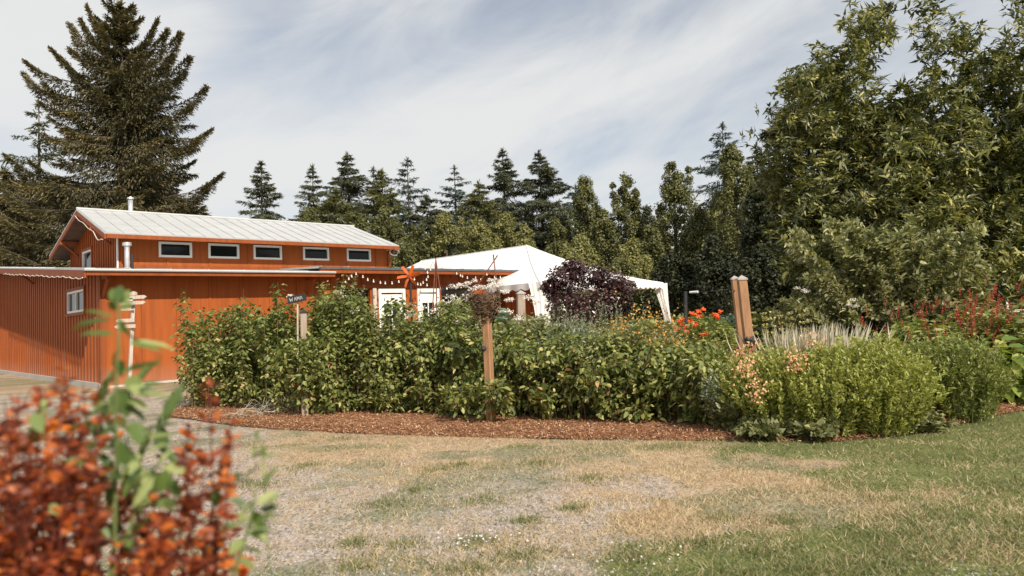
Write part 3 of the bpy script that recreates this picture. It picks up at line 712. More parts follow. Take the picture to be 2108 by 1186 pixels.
def door(ua, ub_):
    t = MB(); d = W2-.04; h = zh-.01
    t.box(ua, ua+.10, d, W2+.06, 0, h); t.box(ub_-.10, ub_, d, W2+.06, 0, h); t.box(ua+.10, ub_-.10, d, W2+.06, h-.14, h)
    do = t.build('door_frame', M['white'], barn)
    a, b_ = ua+.12, ub_-.12; s = MB(); y0, y1 = W2+.0, W2+.045; top = h-.19
    st = .09; s.box(a, a+st, y0, y1, .02, top); s.box(b_-st, b_, y0, y1, .02, top); s.box(a+st, b_-st, y0, y1, top-.30, top); s.box(a+st, b_-st, y0, y1, .02, .35)
    mid = (a+b_)/2; s.box(mid-.02, mid+.02, y0+.005, y1-.005, .35, top-.30)
    for k in range(1, 4):
        zc = .35+(top-.65)*k/4
        s.box(a+st, mid-.02, y0+.005, y1-.005, zc-.015, zc+.015); s.box(mid+.02, b_-st, y0+.005, y1-.005, zc-.015, zc+.015)
    dd = s.build('door', M['white'], do)
    gg = MB(); gg.box(a+st-.002, b_-st+.002, y0+.02, y0+.026, .35, top-.30); gg.build('pane', M['glass'], do)
door(u2(778), u2(833)); door(u2(858), u2(903))

# ------------------------------------------------------------------ string lights along the porch
sl_root = empty('string_lights', (BC.x, BC.y, 0), BA, label='string of pale globe bulbs looped under the porch eave', cat='string lights')
bulbs = [(704,590),(711,581),(718,575),(724,570),(733,565),(747,571),(757,577),(769,580),(783,583),(793,584),(807,584),(821,581),(853,576),(860,586),(866,587),(871,583),(878,577),(881,571),(880,562),(886,556),(875,554),(892,540),(879,588),(906,595),(920,595),(940,564),(948,568),(952,570),(962,573),(979,573),(990,577),(1002,566),(1018,572),(1030,572),(1046,573),(1059,573),(1085,571)]
path = []
for i, (x, y) in enumerate(bulbs):
    u_, z_ = bz(x, y, E2-.02); path.append((u_, E2-.02, z_))
    mb = MB(); mb.ball((u_, E2-.02, z_), .029, 8, 6); mb.tube([(u_, E2-.02, z_+.03), (u_, E2-.02, z_+.065)], .016, 6)
    mb.build('bulb', M['bulb'], sl_root, smooth=True)
mb = MB(); mb.tube([(a, b_, c_+.07) for a, b_, c_ in sorted(path)], .005, 4); mb.build('cable', M['wire'], sl_root)

# ------------------------------------------------------------------ trees
def foliage(name, m, parent, cs, rs, n, L, W, tpl=T_DIAMOND, out=.5, up=.45, rnd=.6, shell=.5, drop=.2, **k):
    p, d, idx = in_ellipsoids(cs, rs, n, shell); kk = len(p)
    Nn = nrm(d*out + np.array([0, 0, up]) + RNG.normal(size=(kk, 3))*rnd*.6)
    D = np.cross(Nn, rdir(kk)) + np.array([0, 0, -drop])
    # each clump leans to its own shade of leaf
    cl_ = RNG.random(len(cs)); r = np.clip(RNG.random(kk)*.62 + cl_[idx]*.38, 0, 1)
    return leaves(name, m, parent, p, D, Nn, L*(.7+.6*RNG.random(kk)), W*(.7+.6*RNG.random(kk)), tpl, rnd=r, **k)
def trunk(parent, h, r, lean=(0, 0), m=None, limbs=0, spread=1.5, z0=.25, name='trunk'):
    mb = MB(); n = 7; L = parent.location
    pts = [(lean[0]*(i/n)**1.5+random.gauss(0, .02*r*8*(i > 0)), lean[1]*(i/n)**1.5+random.gauss(0, .02*r*8*(i > 0)), h*i/n) for i in range(n+1)]
    mb.tube(pts, [r*(1.25 if i == 0 else 1)*(1-.85*i/n)+.01 for i in range(n+1)], 9)
    for i in range(limbs):
        t = z0+(1-z0)*(i+.5)/limbs*.85; z = h*t; a = random.uniform(0, 6.28); l = spread*(1-.6*t)*random.uniform(.7, 1.1)
        b0 = Vector((lean[0]*t**1.5, lean[1]*t**1.5, z)); e = b0+Vector((math.cos(a)*l, math.sin(a)*l, l*.55))
        mid_ = (b0+e)/2+Vector((0, 0, l*.12)); rr_ = r*.38*(1-.6*t)+.008
        mb.tube([b0, mid_, e], [rr_, rr_*.65, rr_*.25], 6)
    return mb.build(name, m or M['bark'], parent)

def broadleaf(px, top, hw, Y, mat, label, seed, dens=1.0, shape='col', zbot=.3, group='leafy trees behind the garden'):
    """crown built of many small leafy clumps inside a tall uneven outline"""
    rg = np.random.default_rng(seed)
    b0 = P(px, 640, Y); H = P(px, top, Y).z; R = hw/F_PX*Y
    t = empty('leafy_tree', (b0.x, Y, 0), label=label, cat='tree', group=group)
    n = int(60*dens*max(1, H/7)); cs = []; rs = []
    nl = rg.integers(3, 6); lob = [(rg.uniform(-.55, .55)*R, rg.uniform(-.4, .4)*R, rg.uniform(.72, .97)*H) for _ in range(nl)]
    for i in range(n):
        f = rg.random()**.85; z = zbot+(H-zbot)*f
        if shape == 'col': e = R*(1.05*(1-f)**.55*(.35+.65*min(1, f*4+.3)))
        else: e = R*math.sqrt(max(.02, 1-(2*f-.9)**2 if f > .45 else 1))
        a = rg.random()*6.283; q = e*rg.random()**.5
        cs.append((b0.x+q*math.cos(a), Y+q*math.sin(a), z)); rs.append(rg.uniform(.35, .62)*(.55+.45*(1-f)))
    for lx, ly, lz in lob:
        for j in range(5):
            f = j/4; cs.append((b0.x+lx*(1-.2*f)+rg.normal()*.1, Y+ly, lz*(.75+.25*f))); rs.append(.46-.28*f)
    rs3 = np.array([(r*1.0, r*1.0, r*1.25) for r in rs])
    foliage('crown', mat, t, cs, rs3, 150, .135, .10, out=.5, up=.5, shell=.35)
    trunk(t, H*.9, .02*H, limbs=5, spread=R)
    return t

def needles(parent, name, m, brs, rg, nper, L, W, hang=.5, side=.28, tip=1.0):
    """brs: branches (p0, p1, p2) as bent lines; sprays grow sideways and hang below"""
    A = npx([b[0] for b in brs]); B = npx([b[1] for b in brs]); C_ = npx([b[2] for b in brs]); ln = np.linalg.norm(C_-A, axis=1)
    cnt = np.maximum((nper*ln).astype(int), 6); idx = np.repeat(np.arange(len(brs)), cnt); k = len(idx)
    t = rg.random(k)**.8; tt = t[:, None]
    p = A[idx]*(1-tt)**2+2*B[idx]*tt*(1-tt)+C_[idx]*tt**2
    d = nrm(2*(B[idx]-A[idx])*(1-tt)+2*(C_[idx]-B[idx])*tt)
    s = nrm(np.cross(d, [0, 0, 1.0])); w = side*ln[idx]*np.minimum(1, (1-t)*1.35+.04)*(np.sin(np.minimum(t*6, 1.57))*.9+.1)
    q = (rg.random(k)*2-1); sgn = np.sign(q)
    tw = np.floor(t*14)/14+0; hg = rg.random(k)**2*hang*(.5+.8*vnoise(t*17+idx*3.1, idx*1.7, 5))*np.minimum(1, (1-t)*1.6+.04)*np.minimum(1, ln[idx]/3.2)
    pos = p+s*(q*w)[:, None]+np.stack([0*hg, 0*hg, -hg-np.abs(q)*w*.22], 1)+rg.normal(size=(k, 3))*.02
    D = d*.8+s*(sgn*.7)[:, None]+np.stack([0*hg, 0*hg, -.25-2.2*hg/max(hang, .05)], 1)+rg.normal(size=(k, 3))*.3
    Nn = np.array([0, 0, 1.0])+rg.normal(size=(k, 3))*.55
    tone = np.clip(.25*rg.random(len(brs))[idx]+.55*rg.random(k)+.2*t-.25*np.minimum(hg, .6), 0, 1)
    return leaves(name, m, parent, pos, D, Nn, L*(.6+.8*rg.random(k)), W*(.7+.6*rg.random(k)), T_NEEDLE, rnd=tone)

def conifer(px, top, hw, ybot, Y, mat, label, seed, dens=1.0, sparse=0, name='fir_tree', group='conifers on the skyline', lean=0):
    hw *= 1.32
    """hw: half width in the photo at height ybot; that slope sets the cone"""
    rg = np.random.default_rng(seed)
    b0 = P(px, top, Y); H = b0.z; zb = P(px, ybot, Y).z; R1 = hw/F_PX*Y
    k_ = R1/(H-zb); zc = max(.12*H, 1.2); Rmax = min(k_*(H-zc), 3.6)
    t = empty(name, (b0.x-lean, Y, 0), label=label, cat='tree', group=group)
    brs = []; z = H-.12
    while z > zc:
        f = (H-z); r = min(Rmax, k_*f*1.08+.12)
        for j in range(int(rg.integers(4, 7)*(1-.3*sparse)) or 3):
            a = rg.random()*6.283; l = r*rg.uniform(.62, 1.12)*(1-.25*(rg.random() < sparse)); dx, dy = math.cos(a), math.sin(a); xo = b0.x-lean*(1-z/H)
            p0 = (xo, Y, z); rise = .25*l if f < H*.25 else 0
            brs.append((p0, (xo+dx*l*.5, Y+dy*l*.5, z-.10*l+rise), (xo+dx*l, Y+dy*l, z-.22*l+rise*1.3+rg.normal()*.06*l)))
        z -= rg.uniform(.16, .30)*(1+.5*sparse)*(H/10)
    brs.append(((b0.x, Y, H-.7), (b0.x, Y, H-.3), (b0.x, Y, H+.05)))
    needles(t, 'crown', mat, brs, rg, 66*dens, .26, .07, hang=.24, side=.27)
    mb = MB()
    mb.tube([(lean*(z_/H), 0, z_) for z_ in (0, H*.3, H*.6, H*.85, H)], [.018*H, .013*H, .008*H, .004*H, .008], 8); mb.build('trunk', M['bark'], t)
    return t

# the big drooping spruce behind the barn
def big_spruce():
    rg = np.random.default_rng(5); Y = 29.0
    top = P(249, 6, Y); t = empty('spruce_tree', (top.x, Y, 0), label='huge drooping spruce towering behind the left end of the barn', cat='tree')
    tx = lambda z: top.x; brs = []
    sil = [((325,40),150),((345,62),175),((372,68),195),((358,110),215),((392,116),235),((382,150),255),((425,178),285),((350,190),270),((395,215),310),((436,266),345),((405,290),350),((400,330),380),((458,357),410),((430,380),430),((420,425),470),((410,445),500),
           ((180,12),120),((165,40),140),((145,48),165),((105,100),200),((130,120),215),((52,125),235),((50,150),250),((90,170),262),((82,210),300),((100,240),320),((60,330),400),((10,318),390),((35,350),420),((0,375),430),((-20,420),460),((10,455),490),((-30,490),520),((40,500),530)]
    for (x, y), ay in sil:
        ay = ay+25 if y < 125 else y+16+.16*abs(x-245)
        e = P(x, y, Y+rg.uniform(-1.5, 1.0)); a = P(245, ay, Y); l = abs(e.x-a.x)
        bend = Vector((a.x*.35+e.x*.65, Y+rg.uniform(-.5, .3), min(a.z, e.z)-(.05 if y < 100 else .10)*l))
        if y < 125: bend = a.lerp(e, .55)+Vector((0, 0, -.04*l))
        brs.append(((tx(0), Y, a.z), tuple(bend), tuple(e)))
    H = top.z; z = H-.3
    while z > 2.6:
        f = (H-z)/H; r = min(4.7, .62+f*8.6)
        for j in range(8 if z < H-2.5 else 11):
            a = rg.uniform(0, 6.283); c_, s_ = math.cos(a), math.sin(a); l = r*rg.uniform(.40, .86)*(.98 if s_ > -.2 and abs(c_) > .5 else 1)
            up_ = .45*l if f < .2 else .08*l
            brs.append(((top.x, Y, z), (top.x+c_*l*.5, Y+s_*l*.5, z-.12*l), (top.x+c_*l, Y+s_*l, z-.16*l+up_)))
        z -= rg.uniform(.30, .55)
    brs.append(((top.x, Y, H-1.8), (top.x, Y, H-.8), tuple(top)))
    for dx in (-.12, .14, .05): brs.append(((top.x, Y, H-1.6), (top.x+dx, Y, H-.9), (top.x+dx*2.0, Y-.1, H-.25-abs(dx))))
    tp_i = [i for i in range(len(sil)) if sil[i][0][1] < 125]; lo_i = [i for i in range(len(sil)) if sil[i][0][1] >= 125]
    needles(t, 'crown', M['spruce'], [brs[i] for i in tp_i], rg, 520, .15, .048, hang=1.2, side=.21); needles(t, 'lower_crown', M['spruce'], [brs[i] for i in lo_i], rg, 430, .15, .048, hang=1.1, side=.13); needles(t, 'inner_crown', M['spruce'], brs[len(sil):], rg, 210, .17, .052, hang=1.0, side=.16)
    mb = MB()
    for i, b_ in enumerate(brs):
        if i < len(sil) or i % 3 == 0:
            q = [Vector(b_[0])*(1-s)**2+Vector(b_[1])*2*s*(1-s)+Vector(b_[2])*s*s for s in (0, .3, .6, .9)]
            mb.tube(q, [.055, .035, .018, .006], 5)
    mb.build('branches', M['bark'], t, world=True)
    mb = MB(); mb.tube([(0, 0, 0), (0, 0, H*.3), (0, 0, H*.6), (0, 0, H*.85), (0, 0, H)], [.40, .30, .18, .07, .02], 12); mb.build('trunk', M['bark'], t)
big_spruce()
conifer(80, 212, 62, 330, 36, M['fir'], 'thin sparse conifer standing left behind the huge spruce', 7, .9, .8)
conifer(8, 350, 110, 480, 34, M['spruce'], 'low brownish spruce at the left edge over the barn roof', 8, 1.5, 0, 'spruce_tree')
conifer(95, 375, 95, 500, 32, M['spruce'], 'bushy brown tinged spruce directly behind the raised gable', 9, 1.6, 0, 'spruce_tree')
conifer(330, 385, 90, 470, 33, M['spruce'], 'short ragged spruce above the metal ridge right of the upper chimney', 10, 1.4, 0, 'spruce_tree')
CON = [
 (537,334,40,455,48,'fir','lone spruce standing free above the long metal ridge',1.25,0),
 (643,345,36,440,50,'fir','narrow pointed fir right of the lone spruce, with bare tip',1.1,.3),
 (715,318,58,430,52,'fir','broad dark fir rising above the right end of the metal ridge',1.5,0),
 (690,392,40,455,46,'decid_d','low olive conifer between two taller firs above the ridge',1.3,0),
 (768,348,30,410,54,'fir','slim fir with a thin spire, left of the see-through conifer',1.1,.2),
 (786,352,36,430,50,'decid_d','light olive conifer just right of the thin spire',1.3,.1),
 (838,328,56,430,52,'fir_blue','see-through bluish conifer with upswept branches',.95,.6),
 (878,405,40,470,50,'fir','small dark fir under the see-through conifer',1.3,0),
 (935,345,40,420,56,'fir_blue','blue tinged fir with a crooked narrow top',1.0,.5),
 (985,378,30,430,50,'decid_d','small olive conifer between blue fir and the dark pair',1.3,0),
 (1034,310,48,410,54,'fir','left one of the two tall dark firs above the tent peak',1.5,0),
 (1109,315,60,430,52,'fir','right one of the two tall dark firs, with pale lower trunk',1.5,0),
 (1185,385,40,440,56,'fir_blue','small bluish fir right of the two tall dark firs',1.1,.2),
 (1487,258,58,380,44,'fir_blue','tall open fir with ragged limbs beside the big chestnut',.9,.6),
 (1556,300,60,420,42,'fir','dark fir half hidden behind the chestnut crown edge',1.2,.2),
]
for i, (x, tp_, hw, yb, Y, mt, lab, dn, sp) in enumerate(CON): conifer(x, tp_, hw, yb, Y, M[mt], lab, 40+i, dn, sp, lean=(.5 if x == 1487 else 0))
DEC = [
 (640,430,60,44,'decid_d','rounded olive tree low behind the metal ridge',1),
 (800,430,70,44,'decid_d','olive tree behind the right corner of the upper roof',1),
 (855,470,75,41,'decid_d','bushy green tree between the barn roof and the tent',1),
 (742,450,60,46,'decid_d','dark leafy tree behind the end of the metal ridge',1),
 (925,440,75,41,'decid','yellowish leafy tree above the left slope of the tent',1),
 (990,452,60,40,'decid','light olive tree in the middle above the tent slope',1),
 (1050,445,62,41,'decid','yellow green tree just left of the tent peak',1),
 (1088,470,40,39,'decid','small light tree touching the tent peak',1),
 (1150,455,60,43,'decid_d','dim leafy tree right behind the tent peak',1),
 (1216,362,46,44,'decid_d','slender poplar with a single pointed top',1),
 (1255,440,60,41,'decid_d','lower leafy tree between the poplar and the twin topped tree',1),
 (1300,358,58,42,'decid_d','twin topped tree right of the slender poplar',.9),
 (1180,520,60,36,'decid','light green low tree above the right slope of the tent',1),
 (1345,470,62,39,'decid_d','dense low tree in the dip of the tree line',1),
 (1402,340,66,40,'decid_d','tall poplar with feathery sides, right of the dip',1.2),
 (1455,430,60,38,'decid_d','leafy tree below the tall open fir',1.1),
 (1165,432,44,47,'fir','dark pointed tree filling the gap behind the tent peak',1.2),
 (1240,425,46,46,'fir','dark tree filling the gap right of the slender poplar',1.2),
 (1345,432,50,46,'fir','dark back tree between the two tall poplars',1.2),
 (1365,455,50,43,'decid_d','olive tree standing before the dark back tree',1.2),
 (1440,452,50,45,'decid_d','olive tree left below the tall open fir',1.2),
 (1490,420,55,41,'decid','lighter leafy tree under the tall open fir',1.2),
 (1200,490,60,37,'decid','sunlit low tree right of the tent peak',1.2),
 (1310,500,60,35,'decid','sunlit low tree above the right tent corner',1.2),
 (905,470,60,43,'fir','dark low tree between the bushy green one and the tent',1.2),
 (820,470,60,45,'fir','dark low tree behind the eave of the upper roof',1.2),
 (1280,540,70,33,'decid_d','dark bushy tree behind the right tent corner',1.1),
 (1385,530,70,32,'shade_leaf','dark leafy tree right of the tent corner',1.2),
 (1530,302,80,36,'decid_d','high leafy tree left of the chestnut crown',1.3),
 (1475,500,70,30,'shade_leaf','dark tree behind the twin cedar posts',1.2),
 (1590,370,80,30,'shade_leaf','dark leafy tree tucked behind the chestnut foliage',1.3),
 (1570,520,80,26,'shade_leaf','low dark tree right of the twin cedar posts',1.2),
 (1700,480,110,25,'shade_leaf','shaded tree behind the flowering shrub',1.3),
 (1850,470,120,25,'shade_leaf','deeply shaded tree beneath the chestnut crown',1.3),
 (2010,440,120,25,'shade_leaf','shaded tree at the right behind the red spikes',1.3),
 (2130,400,110,24,'oak','dark tree cut by the right edge of the view',1.3),
]
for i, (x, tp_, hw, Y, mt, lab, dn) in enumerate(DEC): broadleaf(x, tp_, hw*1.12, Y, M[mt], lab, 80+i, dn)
# the wood far behind, read as one dark mass
cs = []; rg = np.random.default_rng(3)
for i in range(240):
    x = -38+i*.36; cs.append((x+rg.normal()*.6, 66+rg.normal()*2, rg.uniform(.5, 8.5) if x > -28 else rg.uniform(.3, 3)))
foliage('far_wood', M['fir'], None, cs, np.array([(2.0, 1.6, 2.0)]*len(cs)), 170, .5, .36, kind='stuff', label='dark distant wood closing the gaps between the trees', cat='wood')

# big chestnut at the right
def chestnut():
    Y = 13.0; base = P(1990, 640, Y); t = empty('chestnut_tree', (base.x, Y, 0), label='big glossy leaved chestnut filling the upper right corner', cat='tree')
    E = [(1700,330,130,130,1),(1670,230,75,80,.9),(1735,165,70,85,.9),(1690,180,60,50,.7),(1785,80,40,55,.6),(1828,42,32,32,.5),(1770,40,40,25,.35),(1640,410,70,110,1),(1600,290,40,50,.7),(1640,260,55,60,.7),(1800,330,110,120,1),(1900,380,130,110,1),(1790,450,150,110,1.1),
         (1960,300,120,90,.9),(2050,210,90,90,.8),(2080,300,100,100,1),(1955,115,55,55,.5),(1915,38,34,30,.25),(1985,75,34,46,.2),(2075,110,50,60,.5),(2095,20,30,40,.3),(1905,185,50,24,.35),(1880,250,50,35,.5),(2000,450,150,120,1.1),(2100,420,110,150,1),(2110,560,100,50,.9),(2170,200,70,150,.6),(2190,420,90,150,.7),(1700,520,90,60,.9),(1960,190,60,45,.5),(2030,140,60,50,.5),(1830,210,30,60,.25),(1850,560,130,60,.8),(2000,570,120,50,.8)]
    rg = np.random.default_rng(21); C_ = []; O_ = []
    for x, y, rx, ry, dn in E:
        n = int(rx*ry*(.085 if rx > 80 else .07)*dn); yc = Y+rg.uniform(-.6, 1.0); k = 7
        for _ in range(max(6, n//11)):                      # twiggy sub-clumps give an uneven outline and gaps
            a = rg.random()*6.283; q = rg.random()**.5; sx = x+math.cos(a)*rx*q; sy = y+math.sin(a)*ry*q
            cen = npx(P(sx, sy, yc+rg.normal()*rx*.006)); dirv = nrm(rg.normal(size=(1, 3)))[0]
            for _ in range(11):
                C_.append(cen+dirv*rg.uniform(-.26, .26)+rg.normal(size=3)*.085); O_.append(dirv*.3+np.array([0, -.25, .75])+rg.normal(size=3)*.55)
    C_ = npx(C_); O_ = nrm(npx(O_)); n = len(C_); q = 7
    Cr = np.repeat(C_, q, 0); Or = np.repeat(O_, q, 0); k = len(Cr)
    tv = nrm(np.cross(Or, rdir(k))); D = tv+Or*(.55*RNG.random(k)[:, None]-.05)+np.array([0, 0, -.12]); Nn = Or+rdir(k)*.35
    young = np.repeat(RNG.random(n), q); r = np.clip(.75*RNG.random(k)+.25*young+(young > .93)*.35, 0, 1)
    Cr = Cr+RNG.normal(size=(k, 3))*.018
    leaves('crown', M['oak'], t, Cr, D, Nn, .165*(.5+.75*RNG.random(k)), .047*(.7+.5*RNG.random(k)), T_LANCE, rnd=r)
    mb = MB(); mb.tube([(0, 0, 0), (-.1, 0, 1.2), (-.15, .05, 2.0), (-.05, 0, 2.9), (.05, 0, 3.8)], [.24, .19, .15, .09, .02], 12); tr = mb.build('trunk', M['bark'], t)
    mb = MB()
    for (x, y) in [(1620,250),(1700,180),(1640,400),(1750,420),(2080,250),(1700,300),(1980,140),(1880,330),(1800,250),(2100,400),(1600,330)]:
        e = P(x, y+14, Y+rg.uniform(-.4, .6))-Vector((base.x, Y, 0)); z0 = 1.4+rg.random()*1.3+.25*max(0, e.z-3); a = Vector((-.1, 0, z0)); mid_ = a.lerp(e, .5)+Vector((0, rg.uniform(-.3, .3), -.25))
        mb.tube([a, a.lerp(mid_, .5)+Vector((0, 0, -.05)), mid_, mid_.lerp(e, .5), e], [.075, .055, .035, .02, .007], 6)
    mb.build('limbs', M['bark'], tr)
chestnut()

# ------------------------------------------------------------------ plants of the bed
def plant(name, label, cat, base, stems, m, L, W, tpl=T_DIAMOND, nl=40, tmin=.12, group=None, leaf_up=.55, leaf_out=.6, droop=.35, stem_m=None, stem_r=.004,
          trif=False, jit=.02, bias=1.0, tone=None):
    """stems: arrays p0, p1, p2 of bent stalks; leaves sit all along them"""
    t = empty(name, (base[0], base[1], 0), label=label, cat=cat, group=group)
    A, B, C_ = (npx(a) for a in stems); ns = len(A); idx = np.repeat(np.arange(ns), nl); k = len(idx)
    u = tmin+(1-tmin)*RNG.random(k)**bias; tt = u[:, None]
    p = A[idx]*(1-tt)**2+2*B[idx]*tt*(1-tt)+C_[idx]*tt**2
    ax = nrm(2*(B[idx]-A[idx])*(1-tt)+2*(C_[idx]-B[idx])*tt)
    if trif:
        p = np.repeat(p, 3, 0); ax = np.repeat(ax, 3, 0); u = np.repeat(u, 3); idx = np.repeat(idx, 3)
        d0 = np.repeat(rdir(k), 3, 0); d0 = nrm(d0-ax*np.sum(d0*ax, 1, keepdims=True)); sd = np.cross(ax, d0)
        j = np.tile(np.array([0, 1, -1.0]), k)[:, None]; D = d0+sd*j*.95-np.array([0, 0, 1.0])*droop
        p = p+d0*L*.75*(RNG.random(k).repeat(3)[:, None]*.8+.5); k *= 3
    else:
        d0 = rdir(k); d0 = nrm(d0-ax*np.sum(d0*ax, 1, keepdims=True)); D = d0*leaf_out+ax*leaf_up-np.array([0, 0, 1.0])*droop
    p = p+RNG.normal(size=(k, 3))*jit
    Nn = np.array([0, 0, 1.0])+rdir(k)*.75
    r = RNG.random(k) if tone is None else np.clip(tone(RNG.random(k), u, p), 0, 1)
    p[:, 2] = np.maximum(p[:, 2], .02)
    leaves('leaves', m, t, p, D, Nn, L*(.6+.7*RNG.random(k)), W*(.65+.6*RNG.random(k)), tpl, rnd=r)
    if stem_m:
        mb = MB(); L0 = np.array([base[0], base[1], 0.])
        for i in range(ns):
            q = [A[i]*(1-s)**2+B[i]*2*s*(1-s)+C_[i]*s*s-L0 for s in (0, .33, .66, 1)]
            mb.tube(q, [stem_r, stem_r*.85, stem_r*.65, stem_r*.35], 3, cap=False)
        mb.build('stems', stem_m, t)
    return t, C_
def tuft_stems(cx, cy, R, spread, h, ns, hv=.2, wob=.05, fan=1.0):
    """stalks that rise from a patch of radius R and spread outwards"""
    a = RNG.random(ns)*2*np.pi; q = RNG.random(ns)**.5; r0 = R*q
    A = np.stack([cx+r0*np.cos(a), cy+r0*np.sin(a), np.zeros(ns)], 1)
    hh = h*(1-hv*RNG.random(ns))*(1-.35*q**3*fan)
    o = np.stack([np.cos(a), np.sin(a)], 1)*(spread*q*RNG.uniform(.7, 1.2, ns))[:, None]
    C_ = A+np.concatenate([o, hh[:, None]], 1); C_[:, :2] += RNG.normal(size=(ns, 2))*wob
    B = A*.6+C_*.4; B[:, 2] = hh*.62
    return A, B, C_
def shrub_at(px, top, Y, hw, name, label, cat, m, L, W, ns, nl, tpl=T_DIAMOND, h=None, R=None, group=None, **k):
    c = P(px, 640, Y); hh = h or P(px, top, Y).z; w = hw/F_PX*Y
    tk = {a: k.pop(a) for a in ('hv', 'wob', 'fan') if a in k}
    st = tuft_stems(c.x, Y, R or w*.5, w*.55, hh, ns, **tk)
    return plant(name, label, cat, (c.x, Y), st, m, L, W, tpl, nl, group=group, **k)
def petals(name, m, parent, pts, r, n=7, up=(0, -.4, .7), L=None):
    """each bloom is a part of its plant"""
    for p in pts:
        if m is M['bloom_w']:                                     # flat heads of many small florets
            q = 60; s_ = RNG.uniform(.8, 1.5); d = rdir(q); c = npx([p])+d*[r*1.2*s_, r*.7*s_, r*.5*s_]*(RNG.random((q, 1))**.4)
            leaves(name, m, parent, c, rdir(q), d*[.4, .4, 1]+[0, -.3, .5]+rdir(q)*.4, r*.42, r*.34, T_DIAMOND); continue
        c = np.repeat(npx([p]), n*2, 0); ax = nrm(npx([up])+RNG.normal(size=(1, 3))*.25)[0]
        D = nrm(np.cross(ax, rdir(n*2)))+ax*(np.repeat([.25, .7], n))[:, None]
        leaves(name, m, parent, c, D, ax+rdir(n*2)*.2, r*(.8+.4*RNG.random(n*2)), r*.55, T_DIAMOND)

# raspberry hedge in three stretches between the posts
hx = [365, 450, 560, 700, 800, 1000, 1200, 1300, 1400, 1480]; hz = [1.16, 1.18, 1.20, 1.20, 1.10, 1.04, .90, .84, .78, .72]
hA, hB = G(372, 846), G(1478, 893)
def hedge(x0, x1, label, extra, fronts=()):
    random.seed(int(x0))
    g0 = G(x0, float(np.interp(x0, [372, 1010, 1478], [843, 868, 890]))); g1 = G(x1, float(np.interp(x1, [372, 1010, 1478], [843, 868, 890])))
    ln = (g1-g0).length; ns = int(ln*56); tq = RNG.random(ns); dp = RNG.random(ns)*.80
    dirx = (g1-g0).normalized(); nb = Vector((-dirx.y, dirx.x, 0))
    if nb.y < 0: nb = -nb
    A = np.stack([g0.x+(g1.x-g0.x)*tq+nb.x*dp, g0.y+(g1.y-g0.y)*tq+nb.y*dp+.10, 0*tq], 1)
    pxs = project(A[:, 0], A[:, 1], 0*tq)[0]; hh = np.interp(pxs, hx, hz)*RNG.uniform(.70, .98, ns)*(.86+.28*vnoise(pxs/60., 0*pxs, 4))
    front_ = 1-dp/.8; ox = RNG.normal(size=ns)*.13; oy = RNG.normal(size=ns)*.06-.24*front_*RNG.random(ns)
    C_ = A+np.stack([ox*1.4, oy, hh], 1); B = A*.65+C_*.35; B[:, 2] = hh*.85
    low_ = RNG.random(ns) < .42*(front_ > .45)                     # low arching canes cover the foot
    C_[low_, 2] = RNG.uniform(.12, .55, low_.sum()); B[low_, 2] = C_[low_, 2]+.18; C_[low_, 1] -= .10
    nt_ = int(ln*(19 if x1 < 1010 else 8)); tq2 = RNG.random(nt_); a2 = np.stack([g0.x+(g1.x-g0.x)*tq2, g0.y+(g1.y-g0.y)*tq2+.25+.5*RNG.random(nt_), 0*tq2], 1)   # thin loose canes above the mass
    h2 = np.interp(project(a2[:, 0], a2[:, 1], 0*tq2)[0], hx, hz)*RNG.uniform(1.0, 1.42 if x1 < 1010 else 1.18, nt_); c2 = a2+np.stack([RNG.normal(size=nt_)*.12, 0*h2, h2], 1); b2 = a2*.6+c2*.4; b2[:, 2] = h2*.8
    A = np.vstack([A, a2]); B = np.vstack([B, b2]); C_ = np.vstack([C_, c2])
    for x, y in extra:                                            # tall shoots over the top
        for j in range(3):
            Yh = float(np.interp(x, [372, 1010, 1478], [10.9, 8.6, 7.3]))+random.uniform(-.1, .25); e = P(x+random.uniform(-7, 7), y+abs(random.gauss(0, 14))+(0 if j == 0 else 18), Yh)
            a = np.array([e.x+random.uniform(-.1, .1), Yh, 0]); A = np.vstack([A, a]); C_ = np.vstack([C_, npx(e)]); B = np.vstack([B, (a+npx(e))/2+[random.uniform(-.08, .08), 0, .15]])
    for x, ytop, n_ in fronts:                                     # leaves that close over the foot of a post
        for j in range(n_):
            Yh = float(np.interp(x, [372, 1010, 1478], [10.38, 8.18, 7.0]))-.30-.10*random.random(); e = P(x+random.uniform(-30, 30), random.uniform(ytop, 815), Yh)
            if e.z < .12: e.z = .12
            a = np.array([e.x+random.uniform(-.25, .25), Yh+.35, 0]); A = np.vstack([A, a]); C_ = np.vstack([C_, npx(e)]); B = np.vstack([B, [(a[0]+e.x)/2, Yh+.12, e.z+.12]])
    tn = lambda r, u, p: r*.90+.10*(RNG.random(len(r)) < .3)*r-.22*sstep(p[:, 2], 1.0, 1.4)*r+.06*(p[:, 2] < .75)*r-.10*(1-r)*0
    return plant('raspberry_hedge', label, 'hedge', (float((g0.x+g1.x)/2), float((g0.y+g1.y)/2)), (A, B, C_), M['rasp'], .074, .050, T_LEAF, 30, .04, group=None, droop=.35, stem_m=M['cane'], stem_r=.0045, trif=True, jit=.03, bias=.8, tone=tn)
hedge(372, 622, 'raspberry hedge stretch at the left, ending at the short post under the black board', [(374,596),(432,650),(497,592),(500,640),(545,620),(566,577),(590,640),(400,650)], [(610,700,12)])
hedge(628, 1005, 'raspberry hedge stretch between the short post and the post with the twig nest', [(640,620),(700,566),(690,600),(668,600),(745,640),(760,625),(930,600),(830,660)], [(640,695,9),(975,760,3)])
hedge(1018, 1476, 'raspberry hedge stretch right of the post with the twig nest, sinking towards the right', [(1050,655),(1150,655),(1260,660),(1330,650)], [(1045,770,3)])

